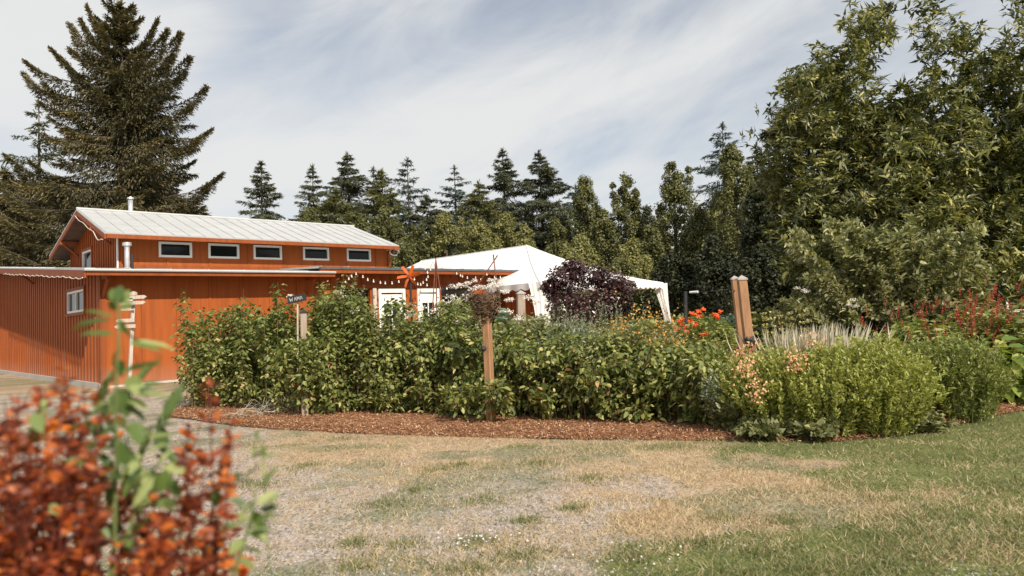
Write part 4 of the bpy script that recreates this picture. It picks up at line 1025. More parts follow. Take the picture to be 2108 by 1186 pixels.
# leafy growth behind the hedge
def bushy(px, top, Y, hw, m, L, W, label, ns=70, nl=45, name='garden_shrub', cat='shrub', tpl=T_DIAMOND, **k):
    return shrub_at(px, top, Y, hw, name, label, cat, m, L, W, ns, nl, tpl, stem_m=M['stem'], **k)
bushy(672, 578, 12.2, 45, M['rasp'], .075, .045, 'tall leafy climber behind the hedge in front of the dark porch opening', 60, 60)
bushy(722, 566, 12.0, 34, M['shrub'], .07, .045, 'upright leafy shoots before the left end of the bulb string', 40, 60)
bushy(768, 628, 11.5, 26, M['shrub'], .07, .04, 'slim leafy shoots in front of the pale porch post', 36, 50)
t, tips = bushy(830, 645, 10.4, 85, M['shrub'], .06, .035, 'white blooming bush in front of the white doors', 230, 60, 'flowering_shrub')
petals('flower', M['bloom_w'], t, [P(x, y, 10.5+random.uniform(-.3, .2)) for x, y in [(792,668),(783,674),(800,676),(822,648),(829,643),(836,652),(845,640),(852,646),(862,660),(803,705),(818,690),(840,668),(851,675),(866,683),(878,700),(790,690),(870,634),(857,628),(612,617),(598,609),(696,602),(704,610),(731,640),(715,690)]], .055)
t, tips = bushy(945, 606, 10.4, 66, M['shrub'], .06, .038, 'white blooming bush left of the twig nest', 200, 60, 'flowering_shrub')
petals('flower', M['bloom_w'], t, [P(x, y, 10.3+random.uniform(-.3, .2)) for x, y in [(946,586),(957,588),(963,582),(976,578),(934,590),(972,596),(985,590),(1010,578),(1017,577),(929,611),(911,622),(923,624),(935,619),(950,616),(905,626),(962,607),(1012,586),(1021,588),(1029,585),(1036,600),(1042,601),(1046,617),(1052,617),(918,640),(941,660),(926,665),(900,685),(912,676),(1000,592),(940,628),(889,655),(895,640)]], .058)
petals('flower', M['bloom_w'], t, [P(x, y, 10.1) for x, y in [(1031,645),(1040,642),(1048,643),(1063,660),(1088,613),(1094,612),(1087,668),(1100,675),(1068,655),(1103,622)]], .06)
bushy(1038, 640, 9.9, 26, M['cabbage'], .20, .10, 'blue green leafy plant just right of the nest post', 26, 14, 'leafy_plant', 'plant')
bushy(1095, 640, 9.3, 60, M['shrub'], .07, .04, 'green bush in front of the grey capped post', 110, 50)
bushy(700, 628, 10.6, 75, M['shrub'], .06, .035, 'fine leaved greyish bush right of the black board', 200, 60)
bushy(480, 655, 11.6, 95, M['shrub'], .05, .028, 'airy greyish bush over the left part of the hedge', 120, 50)
bushy(1240, 668, 8.2, 90, M['shrub'], .05, .026, 'fine leaved greyish bush between sage and amber flowers', 170, 55)
# silvery sage with upright spires
t, tips = bushy(1175, 655, 8.9, 95, M['grey'], .055, .016, 'silver grey sage with tall pointed spires below the purple bush', 230, 60, 'sage_plant', 'plant', leaf_up=.9, droop=0)
spx = [(1138,628),(1150,634),(1157,622),(1166,633),(1176,641),(1197,625),(1204,645),(1214,630),(1226,628),(1233,618),(1238,606),(1246,625),(1258,630),(1268,620),(1277,630),(1130,645),(1187,645),(1220,648),(1184,652),(1300,640),(1322,612)]
for x, y in spx:
    e = npx(P(x, y, 8.8)); n = 40; u_ = RNG.random(n); p = e-np.stack([0*u_, 0*u_, u_*.36], 1)+RNG.normal(size=(n, 3))*.004
    leaves('flower_spike', M['grey'], t, p, rdir(n)*[1, 1, .2]+[0, 0, .7], rdir(n), .035, .012, T_DIAMOND)
# purple leaved bush in front of the tent
def purple():
    Y = 17.0; c = P(1212, 640, Y); t = empty('purple_bush', (c.x, Y, 0), label='dark purple leaved bush with glossy tops in front of the white tent', cat='shrub')
    E = [(1160,568,36,24),(1180,552,26,22),(1212,566,46,22),(1250,574,40,20),(1150,600,34,26),(1135,590,20,16),(1205,606,60,32),(1262,604,38,28),(1282,588,28,14),(1168,630,48,26),(1226,640,56,30),(1275,628,28,22),(1200,670,70,30)]
    cs = [npx(P(x, y, Y+RNG.uniform(-.5, .5))) for x, y, _, _ in E]; rs = [(rx*Y/F_PX, rx*Y/F_PX*.8, ry*Y/F_PX) for _, _, rx, ry in E]
    foliage('leaves', M['purple'], t, cs, rs, 700, .085, .055, T_DIAMOND, out=.4, up=.75, rnd=.7, shell=.45)
    sp = []                                                    # twigs standing out of the top
    for x, y in [(1167,541),(1172,537),(1190,545),(1201,548),(1217,552),(1233,553),(1246,556),(1262,562),(1276,566),(1290,570),(1302,578),(1135,574),(1125,580),(1155,556),(1298,590)]:
        e = npx(P(x, y, Y)); sp += [e-np.array([RNG.normal()*.04, 0, q_]) for q_ in np.linspace(0, .34, 22)]
    sp = npx(sp)+RNG.normal(size=(len(sp), 3))*.025; k = len(sp)
    leaves('lit_top_leaves', leafmat('lit_purple_leaf', [(0, (.07,.03,.03)), (.5, (.20,.12,.11)), (1, (.42,.32,.30))], .35, .2, .6), t, sp, rdir(k)+[0, 0, .3], rdir(k)*.7+[0, 0, 1], .085, .05, T_DIAMOND, rnd=.5+.5*RNG.random(k))  # paler top leaves: their sunlit highlight is put into the colour
    mb = MB()
    for i in range(9):
        a = random.uniform(0, 6.28); mb.tube([(.1*math.cos(a), .1*math.sin(a), 0), (.3*math.cos(a), .3*math.sin(a), .7), (.8*math.cos(a), .5*math.sin(a), 1.5)], [.03, .02, .01], 5)
    mb.build('stems', M['bark'], t)
purple()
# amber, orange and pink flowers
t, tips = bushy(1315, 650, 8.5, 95, M['shrub'], .06, .020, 'mass of small amber flowers on thin stalks left of the tent leg', 230, 50, 'amber_flowers', 'flowers', leaf_up=.7)
q_ = tips[np.argsort(-tips[:, 2])[:190]]; pp = np.repeat(q_, 5, 0)+RNG.normal(size=(950, 3))*[.11, .09, .12]-[0, .05, .03]
fl = leaves('flowers', M['bloom_y'], t, pp, rdir(950), rdir(950)+[0, -.5, .8], .030, .026, T_LEAF, kind='stuff')
t, tips = bushy(1445, 650, 10.4, 70, M['green'], .09, .045, 'orange dahlia like blooms over dense green leaves left of the twin posts', 130, 40, 'dahlia_plant', 'flowers')
petals('flower', M['bloom_o'], t, [P(x, y, 9.9+random.uniform(-.2, .2)) for x, y in [(1424,646),(1430,649),(1438,643),(1447,638),(1440,653),(1470,648),(1476,652),(1484,643),(1466,652),(1478,658),(1386,661),(1398,662),(1405,660),(1394,676),(1400,678),(1411,676),(1432,668),(1431,673),(1455,687),(1443,692),(1388,680),(1405,669),(1420,660),(1450,690),(1412,684)]], .048, 9)
bushy(1500, 640, 12.0, 45, M['cabbage'], .10, .05, 'pale green leafy bush behind the orange blooms', 80, 40)
t, tips = bushy(1450, 695, 7.9, 60, M['green'], .06, .018, 'thin red and pink flower stalks in front of the twin posts', 150, 30, 'penstemon_plant', 'flowers', leaf_up=.8)
q_ = np.repeat(tips[:90], 7, 0); k = len(q_); pp = q_-np.stack([0*RNG.random(k), 0*RNG.random(k), RNG.random(k)*.16], 1)+RNG.normal(size=(k, 3))*.014
leaves('flowers', leafmat('pink_red_petal', [(0, (.40,.05,.03)), (.6, (.55,.18,.13)), (1, (.70,.50,.42))], .6, .15), t, pp, rdir(k), rdir(k), .026, .014, T_DIAMOND, kind='stuff')
# phlomis whorls
t, tips = bushy(1592, 680, 9.0, 62, M['green'], .07, .03, 'upright stalks ringed with pale yellow whorls right of the twin posts', 60, 25, 'whorled_plant', 'flowers')
for x, y in [(1552,645),(1573,646),(1590,644),(1607,652),(1627,645),(1650,651),(1574,655),(1629,656),(1551,659),(1660,664)]:
    e = npx(P(x, y, 8.9)); k = 60; u_ = np.repeat(np.array([0, .085, .17, .26]), 15); a_ = RNG.random(k)*6.283
    pp = e+np.stack([.012*np.cos(a_), .012*np.sin(a_), -u_+RNG.normal(size=k)*.008], 1)
    leaves('flower_spike', M['bloom_y2'] if 'bloom_y2' in M else M.setdefault('bloom_y2', leafmat('pale_yellow_petal', [(0, (.30,.30,.10)), (1, (.68,.60,.28))], .6, .2)), t, pp, np.stack([np.cos(a_), np.sin(a_), .4+0*a_], 1), rdir(k)+[0, 0, 1], .032, .022, T_DIAMOND)
# pale grass spikes
def spikes(px, y0, y1, Y, hw, n, m, name, label, L=.5, W=.012):
    c = P(px, 700, Y); t = empty(name, (c.x, Y, 0), label=label, cat='grass')
    k = n; zt = P(px, y0, Y).z; p = np.stack([c.x+RNG.normal(size=k)*hw/F_PX*Y*.45, Y+RNG.normal(size=k)*.18, np.full(k, max(.05, zt-L*1.05))], 1)
    D = np.stack([RNG.normal(size=k)*.16+(p[:, 0]-c.x)*.55, RNG.normal(size=k)*.15, np.ones(k)], 1)
    leaves('blades', m, t, p, D, rdir(k)+[0, -1, 0], L*(.65+.5*RNG.random(k)), W, (npx([(0,.5,0),(0,-.5,0),(.7,-.6,.03),(1,0,.1),(.7,.6,.03)]), [(0,1,2),(0,2,4),(4,2,3)]))
    p2 = p.copy(); p2[:, 2] = 0; leaves('stems', M['stem'], t, p2, p-p2, rdir(k)+[0, -1, 0], np.maximum(p[:, 2], .05), .006, T_QUAD if False else (npx([(0,-.5,0),(0,.5,0),(1,.5,0),(1,-.5,0)]), [(0,1,2,3)]))
spikes(1670, 668, 760, 7.7, 105, 420, M['pale'], 'ornamental_grass', 'clump of whitish grass blades standing above the lime green mound', .42, .013)
# lime mounds and their neighbours at the front of the bed
lo_t = lambda r, u, p: r*.80+.18*(u < .5)*(RNG.random(len(r)) < .22)+.12*np.maximum(0, u-.5)
def mound(px, top, yb, hw, m, label, L, W, ns, nl, name='leafy_mound', tone=lo_t, tmin=.03, **k):
    L *= 1.2; W *= 1.6; nl = int(nl*1.25)
    g0 = G(px, yb); w = hw/F_PX*g0.y; Y = g0.y+w*.55
    st = tuft_stems(P(px, 700, Y).x, Y, w*.66, w*.52, P(px, top, Y).z*1.02, ns, hv=.38, wob=.05, fan=1.25)
    return plant(name, label, 'plant', (P(px, 700, Y).x, Y), st, m, L, W, T_DIAMOND, nl, tmin, stem_m=M['stem'], stem_r=.003, leaf_up=.8, leaf_out=.75, droop=.05, jit=.008, tone=tone, **k)
mound(1580, 712, 903, 100, M['lime'], 'yellow green mound at the foot of the twin posts', .036, .014, 480, 46)
mound(1775, 690, 901, 122, M['lime'], 'largest lime green mound, yellow spotted near the ground', .036, .014, 640, 46)
mound(1690, 705, 905, 84, M['lime'], 'lime green mound between the pale grass and the edge of the bed', .036, .014, 380, 44)
mound(1950, 688, 872, 98, M['green'], 'fresh green feathery mound right of the lime ones', .038, .013, 560, 46)
mound(1500, 790, 898, 46, M['shrub'], 'low dark green plant at the bed edge before the end of the hedge', .055, .028, 110, 26)
mound(1560, 862, 908, 44, M['shrub'], 'low broad leaved ground plant below the yellow green mound', .06, .032, 110, 22)
mound(1660, 868, 910, 36, M['shrub'], 'small glossy plant creeping on the mulch edge', .055, .032, 80, 22)
mound(1868, 845, 893, 42, M['shrub'], 'low green sprigs at the edge under the feathery mound', .05, .026, 110, 22)
# peach flower heads hanging in front of the post
def clusters(base, pts, Y, name, label, r=.06, n=26):
    t = empty(name, (P(base[0], base[1], Y).x, Y, 0), label=label, cat='flowers'); al = []
    for x, y in pts:
        e = npx(P(x, y, Y)); al.append(e+RNG.normal(size=(n, 3))*r*[.9, .6, .8])
    for a in al:
        k = len(a); leaves('flower', M['bloom_p'], t, a, rdir(k), rdir(k)+[0, -1, .5], .028, .022, T_LEAF)
    b0 = P(base[0], base[1], Y); mb = MB()
    for x, y in pts:
        e = P(x, y, Y); mb.tube([(e.x-b0.x, .30, e.z-.16), (e.x-b0.x, .03, e.z)], [.004, .003], 3)
    mb.build('stems', M['stem'], t)
clusters((1550, 880), [(1548,706),(1535,722),(1545,735),(1525,738),(1535,752),(1540,770),(1550,785),(1560,800),(1556,815),(1530,765)], 6.30, 'peach_flowers', 'drooping peach coloured flower heads below the twin posts', .05, 22)
clusters((1630, 880), [(1632,728),(1640,740),(1630,748),(1645,735),(1672,700),(1680,706),(1636,760)], 6.38, 'peach_flowers', 'small peach flower heads between the lime mounds and the pale grass', .05, 20)
# silvery dead leaves
t = empty('silver_leaf_plant', (P(1465, 800, 6.9).x, 6.9, 0), label='small woolly silver plant at the right end of the hedge', cat='plant')
k = 260; c = npx(P(1466, 806, 6.85)); p = c+RNG.normal(size=(k, 3))*[.045, .05, .09]; leaves('leaves', M['grey'], t, p, rdir(k), rdir(k), .045, .02, T_DIAMOND)
mb = MB(); mb.tube([(0, 0, 0), (0, 0, .45)], .008, 4); mb.build('stems', M['cane'], t)

# broad leaves and red spikes at the right
st = tuft_stems(P(2085, 700, 7.9).x, 7.9, .30, .38, .78, 90, hv=.6)
plant('broad_leaved_plant', 'plant with big heart shaped leaves at the right edge of the bed', 'plant', (P(2085, 700, 7.9).x, 7.9), st, M['hosta'], .17, .12, T_LEAF, 7, .25, droop=.55, stem_m=M['stem'])
st = tuft_stems(P(1905, 700, 8.9).x, 8.9, .5, .35, 1.02, 120, hv=.6)
plant('broad_leaved_plant', 'leafy plant with broad leaves between the feathery mound and the flowering shrub', 'plant', (P(1905, 700, 8.9).x, 8.9), st, M['hosta'], .13, .08, T_LEAF, 12, .25, droop=.5, stem_m=M['stem'])
def persicaria(px, Y, hw, pts, label, seed, lean=.25):
    rg = np.random.default_rng(seed); c = P(px, 700, Y); w = hw/F_PX*Y
    st = tuft_stems(c.x, Y, w*.6, w*.5, pts[0], 150, hv=.4)
    t, tips = plant('persicaria_plant', label, 'plant', (c.x, Y), st, M['green'], .11, .055, T_LEAF, 16, .2, droop=.4, stem_m=M['stem'])
    me = None; k = 46
    for i in range(95):
        tp = tips[rg.integers(len(tips))]+np.array([rg.normal()*.22, rg.normal()*.14-.14, rg.uniform(-.12, .26)])
        if me is None:
            u_ = RNG.random(k); a_ = RNG.random(k)*6.283; pp = np.stack([.003*np.cos(a_), .003*np.sin(a_), u_*.13], 1)
            o = leaves('flower_spike', M['bloom_r'], None, pp, np.stack([np.cos(a_), np.sin(a_), .8+0*a_], 1), rdir(k), .014, .010, T_DIAMOND); me = o.data
        else:
            o = bpy.data.objects.new('flower_spike', me); COL.objects.link(o)
        o.parent = t; o.location = (tp[0]-c.x, tp[1]-Y, tp[2]); o.rotation_euler = (rg.normal()*.2, lean+rg.normal()*.2, 0); s_ = rg.uniform(.7, 1.25); o.scale = (s_, s_, s_)
    return t
persicaria(1890, 8.6, 85, (1.05,), 'red spiked plant in front of the flowering shrub, over the feathery mound', 31, .05)
persicaria(2010, 8.7, 85, (1.20,), 'red spiked plant between the shrub and the right edge', 32, .2)
persicaria(2105, 8.2, 70, (1.25,), 'densely red spiked plant cut by the right edge of the view', 33, .45)
# the big loose shrub
def loose_shrub():
    Y = 10.2; c = P(1830, 640, Y); rg = np.random.default_rng(9); A = []; B = []; C_ = []
    pts = [(1640,470),(1632,500),(1660,498),(1690,520),(1700,470),(1720,500),(1716,452),(1745,470),(1760,505),(1765,455),(1790,480),(1800,500),(1815,465),(1830,490),(1850,470),(1868,440),(1880,490),(1900,480),(1925,500),(1945,470),(1960,520),(1985,500),(2000,462),(2010,530),(2030,545),(1620,610),(1600,628),(1650,600),(1650,560),(1690,570),(1720,560),(1760,560),(1800,550),(1850,550),(1900,550),(1950,560),(2000,570),(1660,640),(1700,620),(1740,640),(1780,610),(1820,640),(1870,610),(1910,640),(1960,620),(2000,610)]
    for x, y in pts:
        for j in range(5):
            e = npx(P(x+rg.normal()*14, y+abs(rg.normal())*16, Y+rg.uniform(-.9, .9))); a = np.array([c.x+rg.normal()*.25, Y+rg.normal()*.2, 0])
            A.append(a); C_.append(e); B.append(a*.45+e*.55+[0, 0, .25*e[2]])
    t, _ = plant('flowering_shrub', 'big loose shrub with arching twigs and small oval leaves below the chestnut', 'shrub', (c.x, Y), (A, B, C_), M['shrub'], .092, .050, T_LEAF, 150, .30, droop=.05, leaf_up=.5, stem_m=M['cane'], stem_r=.009, jit=.025, bias=.62)
    petals('flower', M['bloom_w'], t, [P(x, y, 9.2) for x, y in [(1640,593),(1655,597),(1660,600),(1757,617),(1748,628),(1762,630)]], .035)
loose_shrub()
bushy(1850, 425, 11.8, 90, M['shrub'], .08, .03, 'grey green twiggy shoots under the chestnut, behind the loose shrub', 90, 60, tmin=.5)
# low growth deeper in the garden
for i, (x, tp_, Y, hw, mt, lab) in enumerate([
    (1420,640,14,80,'green','green garden row behind the orange blooms'),(1540,636,14.5,70,'green','green garden row behind the twin posts'),(1640,640,14,70,'shrub','low greenery behind the yellow whorls'),
    (1330,650,13,80,'shrub','low greenery under the tent edge'),(1080,645,13,70,'shrub','low greenery between the post and the porch'),(900,655,14,80,'shrub','low greenery in front of the porch floor'),
    (1230,655,12.5,80,'shrub','low greenery behind the silver sage'),(560,650,12.5,70,'rasp','low greenery between hedge and long wall'),(1720,660,12,80,'green','dark greenery at the foot of the loose shrub'),(1990,620,12,110,'shrub','greenery filling behind the red spikes')]):
    bushy(x, tp_, Y, hw, M[mt], .10, .05, lab, 130, 42)

# ------------------------------------------------------------------ tent
def tent():
    pk = P(1084, 506, 28.0); t = empty('party_tent', (pk.x, 28, 0), label='white party tent with scalloped edge behind the barn', cat='tent'); L0 = t.location
    R = P(1365, 583, 28.5); ze_ = R.z; F_ = P(1112, 590, 22.6); F_.z = ze_
    far = Vector((R.x-1.6*(F_.x-R.x)*-1, 0, 0))
    ax = (F_-R); ax.z = 0
    side = Vector((-ax.y, ax.x, 0)).normalized()
    if side.y < 0: side = -side
    rdg = P(868, 537, 33.0); Lc = P(795, 590, 31.0); Lc.z = ze_; Bk = R+side*7.0; Bl = Lc+side*6
    K = {id(pk): 'p', id(F_): 'f', id(R): 'r', id(rdg): 'g', id(Lc): 'l', id(Bk): 'k', id(Bl): 'b'}
    SAG = {'pf': .20, 'pr': .20, 'pk': .20, 'fg': .10, 'gl': .12, 'bg': .12}
    def tri(mb, a, b_, c_, n=9):
        vs = []; ix = {}; sg_ = lambda u, v: SAG.get(''.join(sorted(K[id(u)]+K[id(v)])), SAG.get(K[id(u)]+K[id(v)], SAG.get(K[id(v)]+K[id(u)], 0)))
        for i in range(n+1):
            for j in range(n+1-i):
                k_ = n-i-j; p = (a*i+b_*j+c_*k_)/n; f = (i/n, j/n, k_/n)
                p = Vector((p.x, p.y, p.z-4*(sg_(a, b_)*f[0]*f[1]+sg_(a, c_)*f[0]*f[2]+sg_(b_, c_)*f[1]*f[2]))); ix[i, j] = len(vs); vs.append(p-Vector((L0.x, L0.y, 0)))
        fs = []
        for i in range(n):
            for j in range(n-i):
                fs.append((ix[i, j], ix[i+1, j], ix[i, j+1]))
                if i+j < n-1: fs.append((ix[i+1, j], ix[i+1, j+1], ix[i, j+1]))
        mb.add(vs, fs)
    tent_seams = [(pk, F_, .20), (pk, R, .20), (pk, rdg, 0), (rdg, Lc, .12)]
    for sa_, sb_, sg2 in tent_seams:
        mb = MB(); mb.tube([(sa_.lerp(sb_, q_)-Vector((L0.x, L0.y, 4*sg2*q_*(1-q_)-.012))) for q_ in np.linspace(0, 1, 12)], .022, 5); mb.build('seam', M['tent'], t)
    mb = MB(); tri(mb, pk, F_, R); tri(mb, pk, R, Bk); tri(mb, pk, rdg, F_); tri(mb, rdg, Lc, F_); tri(mb, rdg, Bl, Lc); tri(mb, pk, Bk, rdg)
    mb.build('canopy', M['tent'], t, smooth=False)
    def val(a, b_, nm='valance'):
        mb = MB(); n = 22; d = (b_-a); vs = []; fs = []; out = Vector((d.y, -d.x, 0)).normalized()*.03
        for i in range(n*4+1):
            s_ = i/(n*4); p = a+d*s_-Vector((L0.x, L0.y, 0))+out*(1+.6*math.sin(i*.9)); h = .16+.07*abs(math.sin(math.pi*i/4))
            vs += [p+Vector((0, 0, .01)), p-Vector((0, 0, h))]
        for i in range(n*4): fs.append((2*i, 2*i+1, 2*i+3, 2*i+2))
        mb.add(vs, fs); mb.build(nm, M['tent'], t)
    val(F_, R); val(Lc, F_); val(R, Bk)
    def curtain(p, w, lean=0):
        mb = MB(); n = 14; vs = []; fs = []; rws = 8
        for j in range(rws+1):
            f = j/rws; wd = w*(1-.55*math.sin(min(1, f*1.4)*math.pi/2)*(1 if f < .7 else 1-.4*(f-.7)))
            for i in range(n+1):
                s_ = (i/n-.5)*wd; vs.append(Vector((p.x-L0.x+s_+lean*f, p.y-L0.y+.06*math.sin(i*1.9), p.z*(1-f)+.0*f)))
        for j in range(rws):
            for i in range(n): a = j*(n+1)+i; fs.append((a, a+1, a+n+2, a+n+1))
        mb.add(vs, fs); mb.build('curtain', M['tent'], t, smooth=True)
    curtain(R+Vector((-.10, .1, 0)), .62, .35); curtain(F_+Vector((.1, .1, 0)), .95, -.1)
    for i, p in enumerate((R, F_, Lc, Bk, Bl)):
        q = MB(); q.tube([(p.x-L0.x, p.y-L0.y+.15, 0), (p.x-L0.x, p.y-L0.y+.15, p.z-.02)], .035, 8); q.build('leg', M['galv'], t)
tent()

# ------------------------------------------------------------------ posts, signs and garden pieces
def post(name, label, top, bot, Y, w, m, cap=None, yaw=0.0, base_z=0.0, cat='post'):
    """square post from the ground point under 'bot' to the point at 'top'; it may lean"""
    b0 = P(bot[0], bot[1], Y); b0.z = base_z; tpt = P(top[0], top[1], Y)
    t = empty(name, (b0.x, Y, 0), label=label, cat=cat); d = Vector((tpt.x-b0.x, 0, tpt.z))
    a = Vector((math.cos(yaw), math.sin(yaw), 0))*w/2; b_ = Vector((-math.sin(yaw), math.cos(yaw), 0))*w/2
    mb = MB(); vs = []
    for z in (0, .33, .66, 1):
        for i, j in ((-1,-1),(1,-1),(1,1),(-1,1)): vs.append(d*z+a*i+b_*j)
    fs = [(3,2,1,0),(12,13,14,15)]+[(r*4+i, r*4+(i+1)%4, r*4+4+(i+1)%4, r*4+4+i) for r in range(3) for i in range(4)]
    mb.add(vs, fs); mb.build('shaft', m, t, bevel=.008)
    if cap:
        mb = MB(); e = 1.14; vs = [d+a*i*e+b_*j*e for i, j in ((-1,-1),(1,-1),(1,1),(-1,1))]; vs += [v_+Vector((0, 0, .018)) for v_ in vs]+[d+Vector((0, 0, .018+w*.42))]
        mb.add(vs, [(3,2,1,0)]+[(i, (i+1)%4, 4+(i+1)%4, 4+i) for i in range(4)]+[(4+i, 4+(i+1)%4, 8) for i in range(4)]); mb.build('cap', cap, t)
    return t, d, tpt
# post with twig nest
pt, d, tp_ = post('wooden_post', 'brown square post carrying a twig nest in the middle of the hedge', (1001, 632), (1011, 868), G(1011, 868).y-.26, .088, M['cedar'], None, rad(-28))
mb = MB(); s_ = d*(1-(715-632)/(868-632.)); mb.ball((s_.x-.05, -.09, s_.z), .034, 8, 6); mb.tube([(s_.x-.05, -.05, s_.z), (s_.x-.05, -.12, s_.z)], .028, 8); mb.build('insulator', M['dark'], pt, smooth=True)
nst = empty('twig_basket', (tp_.x, tp_.y, tp_.z-.02), label='round twig nest basket on top of the brown post', cat='basket')
mb = MB(); mb.tube([(0, 0, -.10), (0, 0, -.02), (0, 0, .08), (0, 0, .17), (0, 0, .165), (0, 0, .05)], [.05, .10, .145, .155, .12, .05], 14); mb.build('bowl', M['basket'], nst)
mb = MB()
for i in range(150):
    a = random.uniform(0, 6.28); z = random.uniform(-.12, .19); r = .10+.055*min(1, (z+.12)/.15)+random.uniform(-.01, .025); sp_ = random.uniform(.25, .8)
    q = [(r*math.cos(a+s*sp_), r*math.sin(a+s*sp_), z+random.uniform(-.03, .03)) for s in (0, .5, 1)]; mb.tube(q, .0045, 3)
mb.build('twigs', M['cane'], nst)
k = 500; a_ = RNG.random(k)*6.283; z_ = RNG.random(k)*.34-.17; r_ = .06+.10*np.clip((z_+.17)/.2, 0, 1)
pp = np.stack([tp_.x+r_*np.cos(a_), tp_.y+r_*np.sin(a_), tp_.z+z_], 1)
o = leaves('moss', leafmat('dry_moss', [(0, (.03,.02,.014)), (.7, (.10,.06,.04)), (1, (.28,.20,.14))], .9, 0), None, pp, rdir(k)+[0, 0, -.3], rdir(k), .05, .012, T_DIAMOND)
o.parent = nst; o.location = -nst.location
# short post under black board, twin posts, grey capped post
post('wooden_post', 'short weathered post standing in the left part of the hedge', (625, 645), (628, 858), G(628, 858).y-.24, .085, M['cedar_grey'], M['dark'], rad(15))
Yt = 7.9
t1_, d1, tw1 = post('wooden_post', 'right and thicker one of the twin leaning cedar posts with pale pyramid caps', (1527, 577), (1558, 850), Yt, .098, M['cedar'], M['capwood'], rad(-5))
mb = MB(); s_ = d1*(1-(700-577)/(850-577.)); mb.ball((s_.x+.01, -.11, s_.z), .055, 9, 6); mb.tube([(s_.x-.05, -.08, s_.z+.02), (s_.x-.05, -.15, s_.z+.02)], .03, 8); mb.build('insulator', M['dark'], t1_, smooth=True)
t2_, d2, tw2 = post('wooden_post', 'left and slimmer one of the twin leaning cedar posts, set behind', (1512, 576), (1541, 842), Yt+.22, .075, M['cedar'], M['capwood'], rad(-5))
post('wooden_post', 'grey capped post standing in front of the right end of the porch', (1072, 606), (1073, 760), 11.6, .13, M['cedar_grey'], M['capwood'], rad(10))
a = P(1420, 602, 8.6); b_ = P(1508, 597, Yt+.3); wr = empty('fence_wire', (b_.x, b_.y, 0), label='thin wire with pale insulator running left from the twin posts', cat='wire')
mb = MB(); mb.tube([(0, 0, b_.z), (a.x-b_.x, a.y-b_.y, a.z)], .004, 5); mb.build('wire', M['wire'], wr)
m_ = (a*.80+b_*.20); mb = MB(); mb.tube([(a.x-b_.x, a.y-b_.y, a.z), (m_.x-b_.x, m_.y-b_.y, m_.z)], [.014, .016], 8); mb.build('insulator', M['white'], wr)
post('wooden_post', 'thin dark stake in the garden behind the orange blooms', (1411, 600), (1412, 760), 10.8, .05, M['dark'])
# signpost with arrow boards
Y = 13.6; b0 = P(265, 800, Y); sg = empty('signpost', (b0.x, Y, 0), label='pale wooden signpost with small direction boards in front of the long barn wall', cat='signpost')
tpp = P(275, 600, Y); mb = MB(); dx = tpp.x-b0.x; mb.tube([(0, 0, 0), (dx*.5, 0, tpp.z*.5), (dx, 0, tpp.z)], .042, 4); mb.build('post', M['paleboard'], sg)
for x0, x1, y_, hh, tilt in [(270,306,612,.07,.0),(252,286,606,.07,.1),(250,304,624,.065,-.03),(248,278,618,.07,.15),(243,281,660,.07,.0),(240,283,672,.07,.0),(252,280,636,.05,.3)]:
    pa, pb = P(x0, y_, Y), P(x1, y_+tilt*6, Y); zc = (pa.z+pb.z)/2; xa, xb = pa.x-b0.x, pb.x-b0.x; ar = .05
    pl = [(xa, zc-hh/2), (xb-ar, zc-hh/2), (xb, zc), (xb-ar, zc+hh/2), (xa, zc+hh/2)] if x1 > 290 else [(xa, zc), (xa+ar, zc-hh/2), (xb, zc-hh/2), (xb, zc+hh/2), (xa+ar, zc+hh/2)]
    mb = MB(); mb.prism(pl, -.085, -.06); mb.build('board', M['paleboard'], sg)
mb = MB(); pc = P(279, 631, Y); mb.ball((pc.x-b0.x, -.1, pc.z), .03, 8, 6); mb.build('knob', M['dark'], sg, smooth=True)
# black board on a stake
Y = 9.95; b0 = P(614, 860, Y); cb = empty('garden_sign', (b0.x, Y, 0), label='small tilted black board with chalk lettering above the hedge', cat='sign')
e0, e1_ = P(594, 619, Y), P(631, 611, Y); mid_ = (e0+e1_)/2; dr = (e1_-e0).normalized(); upv = Vector((-dr.z, 0, dr.x))
mb = MB(); mb.tube([(0, 0, 0), (mid_.x-b0.x, 0, mid_.z)], .013, 5); mb.build('stake', M['paleboard'], cb)
cc = Vector((mid_.x-b0.x, -.03, mid_.z)); mb = MB(); mb.obox(cc, dr*(e1_-e0).length/2, Vector((0, .012, 0)), upv*.052); bo = mb.build('board', M['slate'], cb)
mb = MB()                                                       # chalk strokes, unreadable in the photograph too
for cx0, strokes in ((-.105, [((0,0),(.012,-.05)),((.012,-.05),(.024,-.01)),((.024,-.01),(.036,-.05)),((.036,-.05),(.048,0))]), (-.035, [((0,-.05),(.016,0)),((.016,0),(.032,-.05)),((.007,-.03),(.025,-.03))]), (.008, [((0,-.05),(0,0)),((0,0),(.016,-.035)),((.016,-.035),(.032,0)),((.032,0),(.032,-.05))]), (.052, [((0,-.05),(.014,0)),((.014,0),(.028,-.05))])):
    for (xa, za), (xb, zb) in strokes:
        mb.tube([cc+dr*(cx0+xa)+upv*(za+.025)+Vector((0, -.015, 0)), cc+dr*(cx0+xb)+upv*(zb+.025)+Vector((0, -.015, 0))], .0035, 4)
mb.build('lettering', M['chalk'], bo)
